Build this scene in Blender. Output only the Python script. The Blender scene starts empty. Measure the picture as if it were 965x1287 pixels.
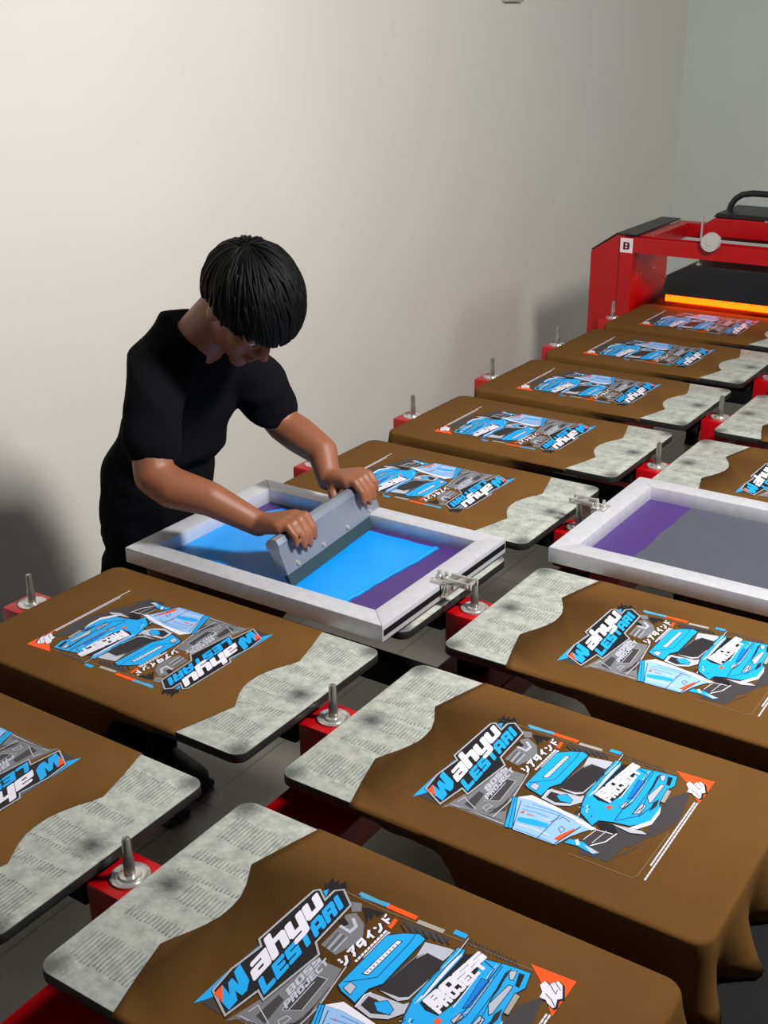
import bpy, bmesh, math, random
from math import sin, cos, pi, radians
from mathutils import Vector, Matrix, noise

# ---------------------------------------------------------------- camera, world, lights, exposure
scn = bpy.context.scene
COL = scn.collection
cam_data = bpy.data.cameras.new('camera'); cam = bpy.data.objects.new('camera', cam_data); COL.objects.link(cam)
cam_data.sensor_fit = 'VERTICAL'; cam_data.sensor_height = 36.0; cam_data.lens = 1507.3 / 1287 * 36
cam_data.clip_start = 0.05
cam.matrix_world = (Matrix.Translation((1.068, -0.698, 1.915)) @ Matrix.Rotation(0.5938, 4, 'Z')
                    @ Matrix.Rotation(1.1754, 4, 'X') @ Matrix.Rotation(-0.0116, 4, 'Z'))
scn.camera = cam
world = bpy.data.worlds.new('world'); scn.world = world; world.use_nodes = True
world.node_tree.nodes['Background'].inputs['Color'].default_value = (0.80, 0.90, 1.0, 1)
world.node_tree.nodes['Background'].inputs['Strength'].default_value = 0.07
def area(name, loc, target, power, sx, sy, color):
    l = bpy.data.lights.new(name, 'AREA'); l.shape = 'RECTANGLE'; l.size = sx; l.size_y = sy; l.energy = power; l.color = color
    o = bpy.data.objects.new(name, l); COL.objects.link(o); o.location = loc
    o.rotation_euler = (Vector(target) - Vector(loc)).to_track_quat('-Z', 'Y').to_euler()
    return o
area('ceiling_light', (1.30, 1.20, 2.75), (-0.8, 2.2, 1.0), 97, 0.30, 0.45, (1.0, 0.98, 0.958))
area('ceiling_light', (2.6, 4.2, 3.1), (2.0, 5.2, 0.8), 30, 0.3, 0.9, (0.92, 1.0, 0.97))
vs = scn.view_settings
vs.view_transform = 'Standard'; vs.look = 'None'; vs.gamma = 1.0; vs.use_curve_mapping = False; vs.exposure = 0.0

# ---------------------------------------------------------------- materials
def srgb(r, g, b):
    f = lambda c: (c / 255 / 12.92) if c / 255 <= 0.04045 else ((c / 255 + 0.055) / 1.055) ** 2.4
    return (f(r), f(g), f(b), 1)
def mat(name, rgb, rough=0.5, metal=0.0, var=0.0, scale=40.0, bump=0.0, bscale=200.0, spec=0.5, sheen=0.0, coord='Object'):
    m = bpy.data.materials.new(name); m.use_nodes = True
    n, l = m.node_tree.nodes, m.node_tree.links
    b = n['Principled BSDF']; c = srgb(*rgb)
    b.inputs['Base Color'].default_value = c; b.inputs['Roughness'].default_value = rough; b.inputs['Metallic'].default_value = metal
    b.inputs['Specular IOR Level'].default_value = spec
    tc = n.new('ShaderNodeTexCoord')
    if var:
        t = n.new('ShaderNodeTexNoise'); t.inputs['Scale'].default_value = scale; t.inputs['Detail'].default_value = 6
        l.new(tc.outputs[coord], t.inputs['Vector'])
        r = n.new('ShaderNodeValToRGB')
        r.color_ramp.elements[0].position = 0.3; r.color_ramp.elements[1].position = 0.7
        r.color_ramp.elements[0].color = tuple(x * (1 - var) for x in c[:3]) + (1,)
        r.color_ramp.elements[1].color = tuple(min(1, x * (1 + var)) for x in c[:3]) + (1,)
        l.new(t.outputs['Fac'], r.inputs['Fac']); l.new(r.outputs['Color'], b.inputs['Base Color'])
    if bump:
        t2 = n.new('ShaderNodeTexNoise'); t2.inputs['Scale'].default_value = bscale; t2.inputs['Detail'].default_value = 3
        l.new(tc.outputs[coord], t2.inputs['Vector'])
        bp = n.new('ShaderNodeBump'); bp.inputs['Strength'].default_value = bump; bp.inputs['Distance'].default_value = 0.002
        l.new(t2.outputs['Fac'], bp.inputs['Height']); l.new(bp.outputs['Normal'], b.inputs['Normal'])
    return m
def emis(name, rgb, strength):
    m = bpy.data.materials.new(name); m.use_nodes = True
    b = m.node_tree.nodes['Principled BSDF']
    b.inputs['Base Color'].default_value = srgb(*rgb); b.inputs['Emission Color'].default_value = srgb(*rgb); b.inputs['Emission Strength'].default_value = strength
    return m
M = {}
M['wall'] = mat('painted_wall', (226, 222, 213), 0.75, var=0.025, scale=1.6, bump=0.05, bscale=60)
M['back_wall'] = mat('painted_back_wall', (214, 220, 212), 0.75, var=0.03, scale=1.5, bump=0.05, bscale=60)
M['shirt'] = mat('brown_cotton', (104, 72, 34), 0.95, var=0.05, scale=9, bump=0.25, bscale=900, spec=0.1)
M['shirt_edge'] = M['shirt']
M['board'] = mat('pallet_board_edge', (40, 40, 39), 0.45, metal=0.2, var=0.15, scale=30)
M['steel_dark'] = mat('dark_steel', (15, 15, 16), 0.7, var=0.1, scale=20, spec=0.2)
M['red'] = mat('red_enamel', (180, 4, 16), 0.35, var=0.04, scale=12)
M['chrome'] = mat('chrome', (214, 212, 206), 0.25, metal=0.7)
M['pin'] = mat('worn_steel_pin', (165, 162, 156), 0.3, metal=0.8)
M['alu'] = mat('brushed_aluminium', (206, 206, 211), 0.42, metal=0.3, var=0.07, scale=60, bump=0.1, bscale=300)
M['emulsion'] = mat('violet_emulsion', (70, 45, 112), 0.45, var=0.05, scale=15)
M['ink_blue'] = mat('blue_ink', (0, 150, 240), 0.42, var=0.06, scale=9, bump=0.35, bscale=35)
M['ink_grey'] = mat('dried_grey_ink', (74, 77, 87), 0.55, var=0.05, scale=10)
M['skin'] = mat('skin', (140, 85, 58), 0.5, var=0.05, scale=30)
M['black_cloth'] = mat('black_cotton', (15, 15, 20), 0.95, spec=0.08, bump=0.2, bscale=500)
M['trouser_cloth'] = mat('black_denim', (14, 14, 17), 0.9, spec=0.08, bump=0.2, bscale=500)
M['hair'] = mat('black_hair', (6, 6, 7), 0.6, spec=0.15)
M['lip'] = mat('lip', (130, 70, 58), 0.5)
M['eye'] = mat('eye_white', (205, 200, 192), 0.3); M['iris'] = mat('iris', (25, 15, 10), 0.2)
M['shoe'] = mat('shoe_rubber', (30, 30, 32), 0.6)
M['rubber'] = mat('squeegee_rubber', (40, 62, 66), 0.5)
M['grip'] = mat('squeegee_aluminium', (150, 156, 168), 0.35, metal=0.5, var=0.05)
M['black_paint'] = mat('black_powder_coat', (26, 27, 29), 0.42, var=0.08, scale=30)
M['plate'] = mat('dark_grey_plate', (52, 54, 52), 0.45)
M['white_label'] = mat('white_sticker', (238, 225, 224), 0.5)
M['ink_maroon'] = mat('maroon_letter', (92, 10, 22), 0.5)
M['glow'] = emis('heater_glow', (255, 74, 2), 6.0)
M['knob'] = mat('pale_plastic_knob', (190, 186, 176), 0.45)
def floor_mat():
    m = mat('floor_tiles', (176, 170, 156), 0.3)
    n, l = m.node_tree.nodes, m.node_tree.links
    tc = n.new('ShaderNodeTexCoord'); br = n.new('ShaderNodeTexBrick'); br.offset = 0
    br.inputs['Color1'].default_value = srgb(122, 117, 109); br.inputs['Color2'].default_value = srgb(117, 112, 105); br.inputs['Mortar'].default_value = srgb(92, 87, 80)
    br.inputs['Scale'].default_value = 1.0; br.inputs['Mortar Size'].default_value = 0.004; br.inputs['Brick Width'].default_value = 0.4; br.inputs['Row Height'].default_value = 0.4
    l.new(tc.outputs['Object'], br.inputs['Vector']); l.new(br.outputs['Color'], n['Principled BSDF'].inputs['Base Color'])
    return m
M['floor'] = floor_mat()
def rubber_top():
    # pale tacky pallet top: mottled adhesive residue, a black smudge near the inner end, dirty corners
    m = mat('pallet_rubber_top', (176, 178, 166), 0.6)
    n, l = m.node_tree.nodes, m.node_tree.links
    b = n['Principled BSDF']; tc = n.new('ShaderNodeTexCoord')
    def noise_(scale, detail=5, rough=0.6):
        t = n.new('ShaderNodeTexNoise'); t.inputs['Scale'].default_value = scale; t.inputs['Detail'].default_value = detail; t.inputs['Roughness'].default_value = rough
        l.new(tc.outputs['Object'], t.inputs['Vector']); return t.outputs['Fac']
    def ramp(src, p0, c0, p1, c1):
        r = n.new('ShaderNodeValToRGB'); r.color_ramp.elements[0].position = p0; r.color_ramp.elements[1].position = p1
        r.color_ramp.elements[0].color = c0; r.color_ramp.elements[1].color = c1; l.new(src, r.inputs['Fac']); return r.outputs['Color']
    def math_(op, a, bb):
        k = n.new('ShaderNodeMath'); k.operation = op
        for i, v in enumerate((a, bb)):
            if isinstance(v, (int, float)): k.inputs[i].default_value = v
            else: l.new(v, k.inputs[i])
        return k.outputs[0]
    base = ramp(noise_(48, 8, 0.7), 0.33, srgb(142, 146, 141), 0.68, srgb(192, 194, 182))
    def blot(cx, cy, rad, nscale, amount, prev):
        s = n.new('ShaderNodeVectorMath'); s.operation = 'DISTANCE'; l.new(tc.outputs['Object'], s.inputs[0]); s.inputs[1].default_value = (cx, cy, 0)
        d = math_('DIVIDE', s.outputs['Value'], rad)
        k = math_('SUBTRACT', 1.48, math_('ADD', d, math_('MULTIPLY', noise_(nscale, 6, 0.75), 0.95)))
        k = math_('MINIMUM', math_('MAXIMUM', k, 0.0), amount)
        mx = n.new('ShaderNodeMixRGB'); l.new(k, mx.inputs['Fac']); l.new(prev, mx.inputs['Color1']); mx.inputs['Color2'].default_value = srgb(52, 54, 56)
        return mx.outputs['Color']
    c = blot(0.035, 0.2, 0.034, 110, 0.9, base)
    c = blot(0.015, 0.012, 0.030, 120, 0.75, c); c = blot(0.012, 0.385, 0.034, 120, 0.75, c)
    fine = ramp(noise_(170, 3), 0.60, (0, 0, 0, 1), 0.75, (1, 1, 1, 1))
    mx = n.new('ShaderNodeMixRGB'); f2 = math_('MULTIPLY', fine, 0.28); l.new(f2, mx.inputs['Fac']); l.new(c, mx.inputs['Color1']); mx.inputs['Color2'].default_value = srgb(96, 98, 98)
    # rows of fine strokes pressed into the residue
    sp = n.new('ShaderNodeSeparateXYZ'); l.new(tc.outputs['Object'], sp.inputs[0])
    wob = math_('MULTIPLY', math_('SUBTRACT', noise_(60, 2), 0.5), 0.0030)
    xx = math_('ADD', sp.outputs['X'], math_('ADD', wob, math_('MULTIPLY', sp.outputs['Y'], 0.02)))
    fr = math_('ABSOLUTE', math_('SUBTRACT', math_('FRACT', math_('DIVIDE', xx, 0.0064), 0), 0.5), 0)
    stroke = math_('LESS_THAN', fr, 0.13); dot = math_('LESS_THAN', fr, 0.24)
    yj = math_('ADD', sp.outputs['Y'], math_('MULTIPLY', math_('SUBTRACT', noise_(45, 2), 0.5), 0.016))
    def inside(v, a0, a1): return math_('MULTIPLY', math_('GREATER_THAN', v, a0), math_('LESS_THAN', v, a1))
    tot = None
    for y0, y1, x0, x1 in ((0.040, 0.088, 0.020, 0.128), (0.131, 0.146, 0.022, 0.12), (0.184, 0.216, 0.060, 0.14), (0.228, 0.233, 0.020, 0.14), (0.262, 0.277, 0.022, 0.125), (0.312, 0.358, 0.020, 0.128)):
        k = math_('MULTIPLY', inside(yj, y0, y1), inside(sp.outputs['X'], x0, x1))
        a = math_('MULTIPLY', k, stroke)
        e = math_('MULTIPLY', math_('MULTIPLY', inside(yj, y0 - 0.0035, y0), inside(sp.outputs['X'], x0, x1)), dot)
        a = math_('MAXIMUM', a, e); tot = a if tot is None else math_('MAXIMUM', tot, a)
    tot = math_('MULTIPLY', tot, math_('MINIMUM', math_('MULTIPLY', noise_(33, 4), 1.1), 0.75))
    m3 = n.new('ShaderNodeMixRGB'); l.new(tot, m3.inputs['Fac']); l.new(mx.outputs['Color'], m3.inputs['Color1']); m3.inputs['Color2'].default_value = srgb(62, 64, 64)
    l.new(m3.outputs['Color'], b.inputs['Base Color'])
    return m
M['rubber_top'] = rubber_top()
PC = {'K': (26, 23, 26), 'D': (64, 60, 62), 'G': (118, 118, 122), 'S': (186, 188, 200), 'N': (165, 160, 150), 'T': (112, 92, 66), 'W': (232, 228, 240), 'B': (18, 168, 240),
      'E': (0, 128, 225), 'L': (150, 190, 236), 'A': (88, 150, 226), 'C': (84, 158, 190), 'O': (250, 84, 22), 'V': (44, 40, 43)}
PM = {k: mat('print_ink_' + {'K': 'black', 'D': 'charcoal', 'G': 'grey', 'S': 'silver', 'N': 'stone', 'T': 'tan', 'W': 'white', 'B': 'blue', 'E': 'deep_blue', 'L': 'pale_blue', 'A': 'sky_blue', 'C': 'dull_blue', 'O': 'orange', 'V': 'smoke'}[k], v, 0.55, spec=0.3) for k, v in PC.items()}

# ---------------------------------------------------------------- mesh helpers
def obj(name, bm, material, parent=None, smooth=False, auto=None):
    me = bpy.data.meshes.new(name); bm.normal_update(); bm.to_mesh(me); bm.free()
    for m in (material if isinstance(material, (list, tuple)) else [material]): me.materials.append(m)
    if smooth:
        for p in me.polygons: p.use_smooth = True
    o = bpy.data.objects.new(name, me); COL.objects.link(o)
    if auto is not None: me.set_sharp_from_angle(angle=auto)
    if parent: o.parent = parent
    return o
def thing(name, label, cat, loc=(0, 0, 0), rotz=0, group=None):
    o = bpy.data.objects.new(name, None); COL.objects.link(o); o.empty_display_size = 0.05
    o.location = loc; o.rotation_euler = (0, 0, rotz); o['label'] = label; o['category'] = cat
    if group: o['group'] = group
    return o
def struct(o): o['kind'] = 'structure'; return o
def BM(): return bmesh.new()
def box(bm, x0, x1, y0, y1, z0, z1, bev=0.0, mi=0, mtx=None):
    r = bmesh.ops.create_cube(bm, size=1)
    vs_ = r['verts']
    for v in vs_: v.co = Vector((x0 + (v.co.x + .5) * (x1 - x0), y0 + (v.co.y + .5) * (y1 - y0), z0 + (v.co.z + .5) * (z1 - z0)))
    fs = {f for v in vs_ for f in v.link_faces}
    if bev:
        es = list({e for v in vs_ for e in v.link_edges})
        rr = bmesh.ops.bevel(bm, geom=es, offset=bev, segments=2, affect='EDGES', profile=0.5)
        vs_ = list({v for f in rr['faces'] for v in f.verts} | {v for v in vs_ if v.is_valid})
        fs = {f for v in vs_ for f in v.link_faces}
    for f in fs: f.material_index = mi
    if mtx is not None: bmesh.ops.transform(bm, matrix=mtx, verts=vs_)
    return vs_
def prism(bm, pts, lo, hi, axis='z', mi=0, bev=0.0):
    """extrude a 2-D outline (counter-clockwise) between lo and hi along an axis"""
    def co(p, h): return {'z': (p[0], p[1], h), 'y': (p[0], h, p[1]), 'x': (h, p[0], p[1])}[axis]
    a = [bm.verts.new(co(p, lo)) for p in pts]; b = [bm.verts.new(co(p, hi)) for p in pts]
    n = len(pts); fs = [bm.faces.new(a[::-1]), bm.faces.new(b)]
    for i in range(n): fs.append(bm.faces.new((a[i], a[(i + 1) % n], b[(i + 1) % n], b[i])))
    for f in fs: f.material_index = mi
    bmesh.ops.recalc_face_normals(bm, faces=fs)
    if bev:
        es = [e for f in fs[:2] for e in f.edges]
        bmesh.ops.bevel(bm, geom=list(set(es)), offset=bev, segments=2, affect='EDGES', profile=0.5)
    return a + b
def round_rect(x0, x1, y0, y1, r, seg=6):
    out = []
    for cx, cy, a0 in ((x1 - r, y0 + r, -90), (x1 - r, y1 - r, 0), (x0 + r, y1 - r, 90), (x0 + r, y0 + r, 180)):
        for i in range(seg + 1):
            a = radians(a0 + 90 * i / seg); out.append((cx + r * cos(a), cy + r * sin(a)))
    return out
def cyl(bm, p0, p1, r0, r1=None, seg=20, mi=0):
    r1 = r0 if r1 is None else r1
    p0, p1 = Vector(p0), Vector(p1); d = p1 - p0
    m = Matrix.Translation((p0 + p1) / 2) @ d.to_track_quat('Z', 'Y').to_matrix().to_4x4()
    r = bmesh.ops.create_cone(bm, cap_ends=True, segments=seg, radius1=r0, radius2=r1, depth=d.length, matrix=m)
    for f in {f for v in r['verts'] for f in v.link_faces}: f.material_index = mi
def lathe(bm, prof, centre=(0, 0, 0), seg=28, mi=0):
    rings = []
    for r, z in prof:
        rings.append([bm.verts.new((centre[0] + r * cos(2 * pi * i / seg), centre[1] + r * sin(2 * pi * i / seg), centre[2] + z)) for i in range(seg)])
    for a, b in zip(rings, rings[1:]):
        for i in range(seg): bm.faces.new((a[i], a[(i + 1) % seg], b[(i + 1) % seg], b[i])).material_index = mi
    bm.faces.new(rings[0][::-1]).material_index = mi; bm.faces.new(rings[-1]).material_index = mi
def tube(bm, pts, r, seg=10, mi=0):
    pts = [Vector(p) for p in pts]; rs = r if isinstance(r, (list, tuple)) else [r] * len(pts)
    rings = []; up = Vector((0, 0, 1))
    for i, p in enumerate(pts):
        t = (pts[min(i + 1, len(pts) - 1)] - pts[max(i - 1, 0)]).normalized()
        if abs(t.dot(up)) > 0.95: up = Vector((1, 0, 0)) if abs(t.x) < 0.9 else Vector((0, 1, 0))
        s = t.cross(up).normalized(); u = s.cross(t).normalized(); up = u
        rings.append([bm.verts.new(p + (s * cos(2 * pi * k / seg) + u * sin(2 * pi * k / seg)) * rs[i]) for k in range(seg)])
    for a, b in zip(rings, rings[1:]):
        for k in range(seg): bm.faces.new((a[k], a[(k + 1) % seg], b[(k + 1) % seg], b[k])).material_index = mi
    bm.faces.new(rings[0][::-1]).material_index = mi; bm.faces.new(rings[-1]).material_index = mi
def children(o, kids): return kids.get(o.name, [])
def dup(root, loc, rotz, label, group=None):
    kids = {}
    for q in list(COL.objects):
        if q.parent: kids.setdefault(q.parent.name, []).append(q)
    def rec(o, parent):
        c = o.copy(); COL.objects.link(c)
        if parent is not None: c.parent = parent
        for ch in kids.get(o.name, []): rec(ch, c)
        return c
    r = rec(root, None); r.location = loc; r.rotation_euler = (0, 0, rotz); r['label'] = label
    if group: r['group'] = group
    return r
# ---------------------------------------------------------------- layout (metres)
A, W_, P, G, ZT = 0.67, 0.40, 0.4747, 0.077, 0.85     # pallet length, width, pitch along a row, gap between the rows, height of the pallet tops
def place(row, k):                                     # pallets of the left row are turned by half a turn
    return ((G, k * P, ZT), 0.0) if row == 'R' else ((0.0, k * P + W_, ZT), pi)

# ---------------------------------------------------------------- room
XW, YB = -1.45, 6.0
bm = BM(); box(bm, -1.6, 4.0, -2.5, 6.3, -0.1, 0.0); struct(obj('floor', bm, M['floor']))
bm = BM(); box(bm, XW - 0.12, XW, -2.5, 6.12, 0.0, 3.4); struct(obj('wall_left', bm, M['wall']))
bm = BM(); box(bm, XW, 4.0, YB, YB + 0.12, 0.0, 3.4); struct(obj('wall_back', bm, M['back_wall']))
bm = BM(); box(bm, XW, XW + 0.012, -2.5, YB, 0.0, 0.09, 0.003); struct(obj('baseboard_left', bm, M['floor']))
bm = BM(); box(bm, XW + 0.012, 4.0, YB - 0.012, YB, 0.0, 0.09, 0.003); struct(obj('baseboard_back', bm, M['floor']))

# ---------------------------------------------------------------- the press frame the pallets stand on
press = thing('press_frame', 'long black steel printing table frame under both rows of pallets, with rails and legs', 'machine frame', (G / 2, 2.0, 0))
def part(name, bm, m, parent, **k): return obj(name, bm, m, parent, **k)
bm = BM(); box(bm, -0.075, 0.075, -2.1, 2.9, 0.62, 0.685, 0.004); part('centre_rail', bm, M['red'], press)
bm = BM(); box(bm, -0.80, -0.655, -2.1, 2.9, 0.66, 0.735, 0.004); part('outer_rail', bm, M['steel_dark'], press)
bm = BM(); box(bm, 0.655, 0.80, -2.1, 2.9, 0.66, 0.735, 0.004); box(bm, 0.80, 0.806, -2.1, 2.9, 0.705, 0.715); part('outer_rail', bm, M['steel_dark'], press)
for y in (-1.99, -0.80, 0.39, 1.575, 2.6):
    bm = BM(); box(bm, -0.80, 0.80, y - 0.02, y + 0.02, 0.56, 0.62, 0.003); part('cross_beam', bm, M['steel_dark'], press)
for y in (-1.99, 0.39, 2.6):
    for x in (-0.772, 0.0, 0.772):
        bm = BM(); box(bm, x - 0.025, x + 0.025, y - 0.025, y + 0.025, 0.02, 0.56 if abs(x) < .1 else 0.66, 0.003); lg = part('leg', bm, M['steel_dark'], press)
        bm = BM(); lathe(bm, [(0.035, 0), (0.035, 0.012), (0.014, 0.02), (0.012, 0.03)], (x, y, 0)); part('foot', bm, M['steel_dark'], lg)
bm = BM(); lathe(bm, [(0.008, 0), (0.008, 0.012), (0.006, 0.015)], (0.772, -1.40, 0.735), 6); part('bolt', bm, M['chrome'], press)

# ---------------------------------------------------------------- pallet
def make_pallet():
    t = thing('print_pallet', '', 'pallet', (0, 0, ZT))
    bm = BM(); prism(bm, round_rect(0, A, 0, W_, 0.022), -0.017, -0.0018, bev=0.0015); obj('board', bm, M['board'], t, smooth=True, auto=0.6)
    bm = BM(); prism(bm, round_rect(0.0005, A - 0.0005, 0.0005, W_ - 0.0005, 0.022), -0.0018, 0.0, bev=0.0008); top = obj('rubber_top', bm, M['rubber_top'], t, smooth=True, auto=0.6)
    bm = BM(); box(bm, 0.02, A - 0.012, 0.165, 0.235, -0.075, -0.0172, 0.004); box(bm, 0.30, 0.36, 0.06, 0.34, -0.05, -0.0172, 0.003); box(bm, 0.62, 0.66, 0.175, 0.225, -0.115, -0.075, 0.002); obj('support_arm', bm, M['steel_dark'], t)
    return t

# ---------------------------------------------------------------- cut shirt panel laid over a pallet
CUT = [(0.134, -0.20), (0.118, -0.145), (0.103, -0.089), (0.110, -0.072), (0.119, -0.054), (0.127, -0.034), (0.133, -0.012), (0.134, 0.010), (0.131, 0.032), (0.122, 0.055), (0.110, 0.076), (0.102, 0.089), (0.117, 0.145), (0.132, 0.20)]
def make_shirt(seed):
    rnd = random.Random(seed); ph = rnd.uniform(0, 6)
    t = thing('shirt_panel', '', 'shirt panel', (0, 0, ZT))
    bm = BM(); zt = 0.0016; e = 0.004
    # perimeter from the near cut point round the outer end to the far cut point, outset e around the pallet
    per = []
    n1 = 34
    for i in range(n1): per.append((0.134 + (A - 0.03 - 0.134) * i / n1, -e, 0.0, -1.0))
    for i in range(7): a = radians(-90 + 90 * i / 6); per.append((A - 0.024 + (0.024 + e) * cos(a), 0.024 + (0.024 + e) * sin(a), cos(a), sin(a)))
    n2 = 22
    for i in range(1, n2): per.append((A + e, 0.024 + (W_ - 0.048) * i / n2, 1.0, 0.0))
    for i in range(7): a = radians(90 * i / 6); per.append((A - 0.024 + (0.024 + e) * cos(a), W_ - 0.024 + (0.024 + e) * sin(a), cos(a), sin(a)))
    for i in range(1, n1 + 1): per.append((A - 0.03 - (A - 0.03 - 0.132) * i / n1, W_ + e, 0.0, 1.0))
    inset = 0.007
    cutpts = [(x, y + W_ / 2) for x, y in CUT]
    top = []
    for x, y, nx, ny in per: top.append(bm.verts.new((x - nx * inset, y - ny * inset, zt)))
    cut = [bm.verts.new((x, y, zt)) for x, y in cutpts[1:-1]]
    bm.faces.new(top + cut[::-1])
    # skirt rows
    def drop(i, x, y, nx, ny):
        s = max(0, min(1, (x - 0.16) / 0.05)); s2 = max(0, min(1, (x - 0.27) / 0.07)); s3 = max(0, min(1, (x - A + 0.03) / 0.03))
        sm = lambda q: q * q * (3 - 2 * q)
        return 0.020 + 0.010 * sm(s) + 0.075 * sm(s2) + 0.006 * sm(s3)
    prev = top; rows = [(-0.0055, 0.0), (-0.002, 0.0006), (0.0, 0.004)]
    ring_defs = [('r', q) for q in rows] + [('d', f) for f in (0.2, 0.4, 0.6, 0.8, 1.0)]
    for kind, q in ring_defs:
        ring = []
        for i, (x, y, nx, ny) in enumerate(per):
            if kind == 'r': ring.append(bm.verts.new((x + nx * q[0], y + ny * q[0], zt - q[1] - (0.001 if q[1] else 0.0004))))
            else:
                d = drop(i, x, y, nx, ny); end = max(0, min(1, (x - A + 0.05) / 0.05))
                fold = (0.004 + 0.028 * end) * sin((x * 38 + y * 50) + ph) * q + 0.004 * sin(x * 90 - y * 61 + ph * 2) * q
                out = (-0.010 * (1 - end) + fold * (0.35 + 0.65 * end) + 0.012 * end) * q
                if x < 0.30: out = min(out, 0.001)
                ring.append(bm.verts.new((x + nx * out, y + ny * out, zt - 0.005 - (d - 0.005) * q)))
        for i in range(len(per) - 1): bm.faces.new((prev[i], ring[i], ring[i + 1], prev[i + 1]))
        prev = ring
    o = obj('cloth', bm, M['shirt'], t, smooth=True, auto=0.9)
    md = o.modifiers.new('thickness', 'SOLIDIFY'); md.thickness = 0.0009; md.offset = -1
    return t

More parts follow.
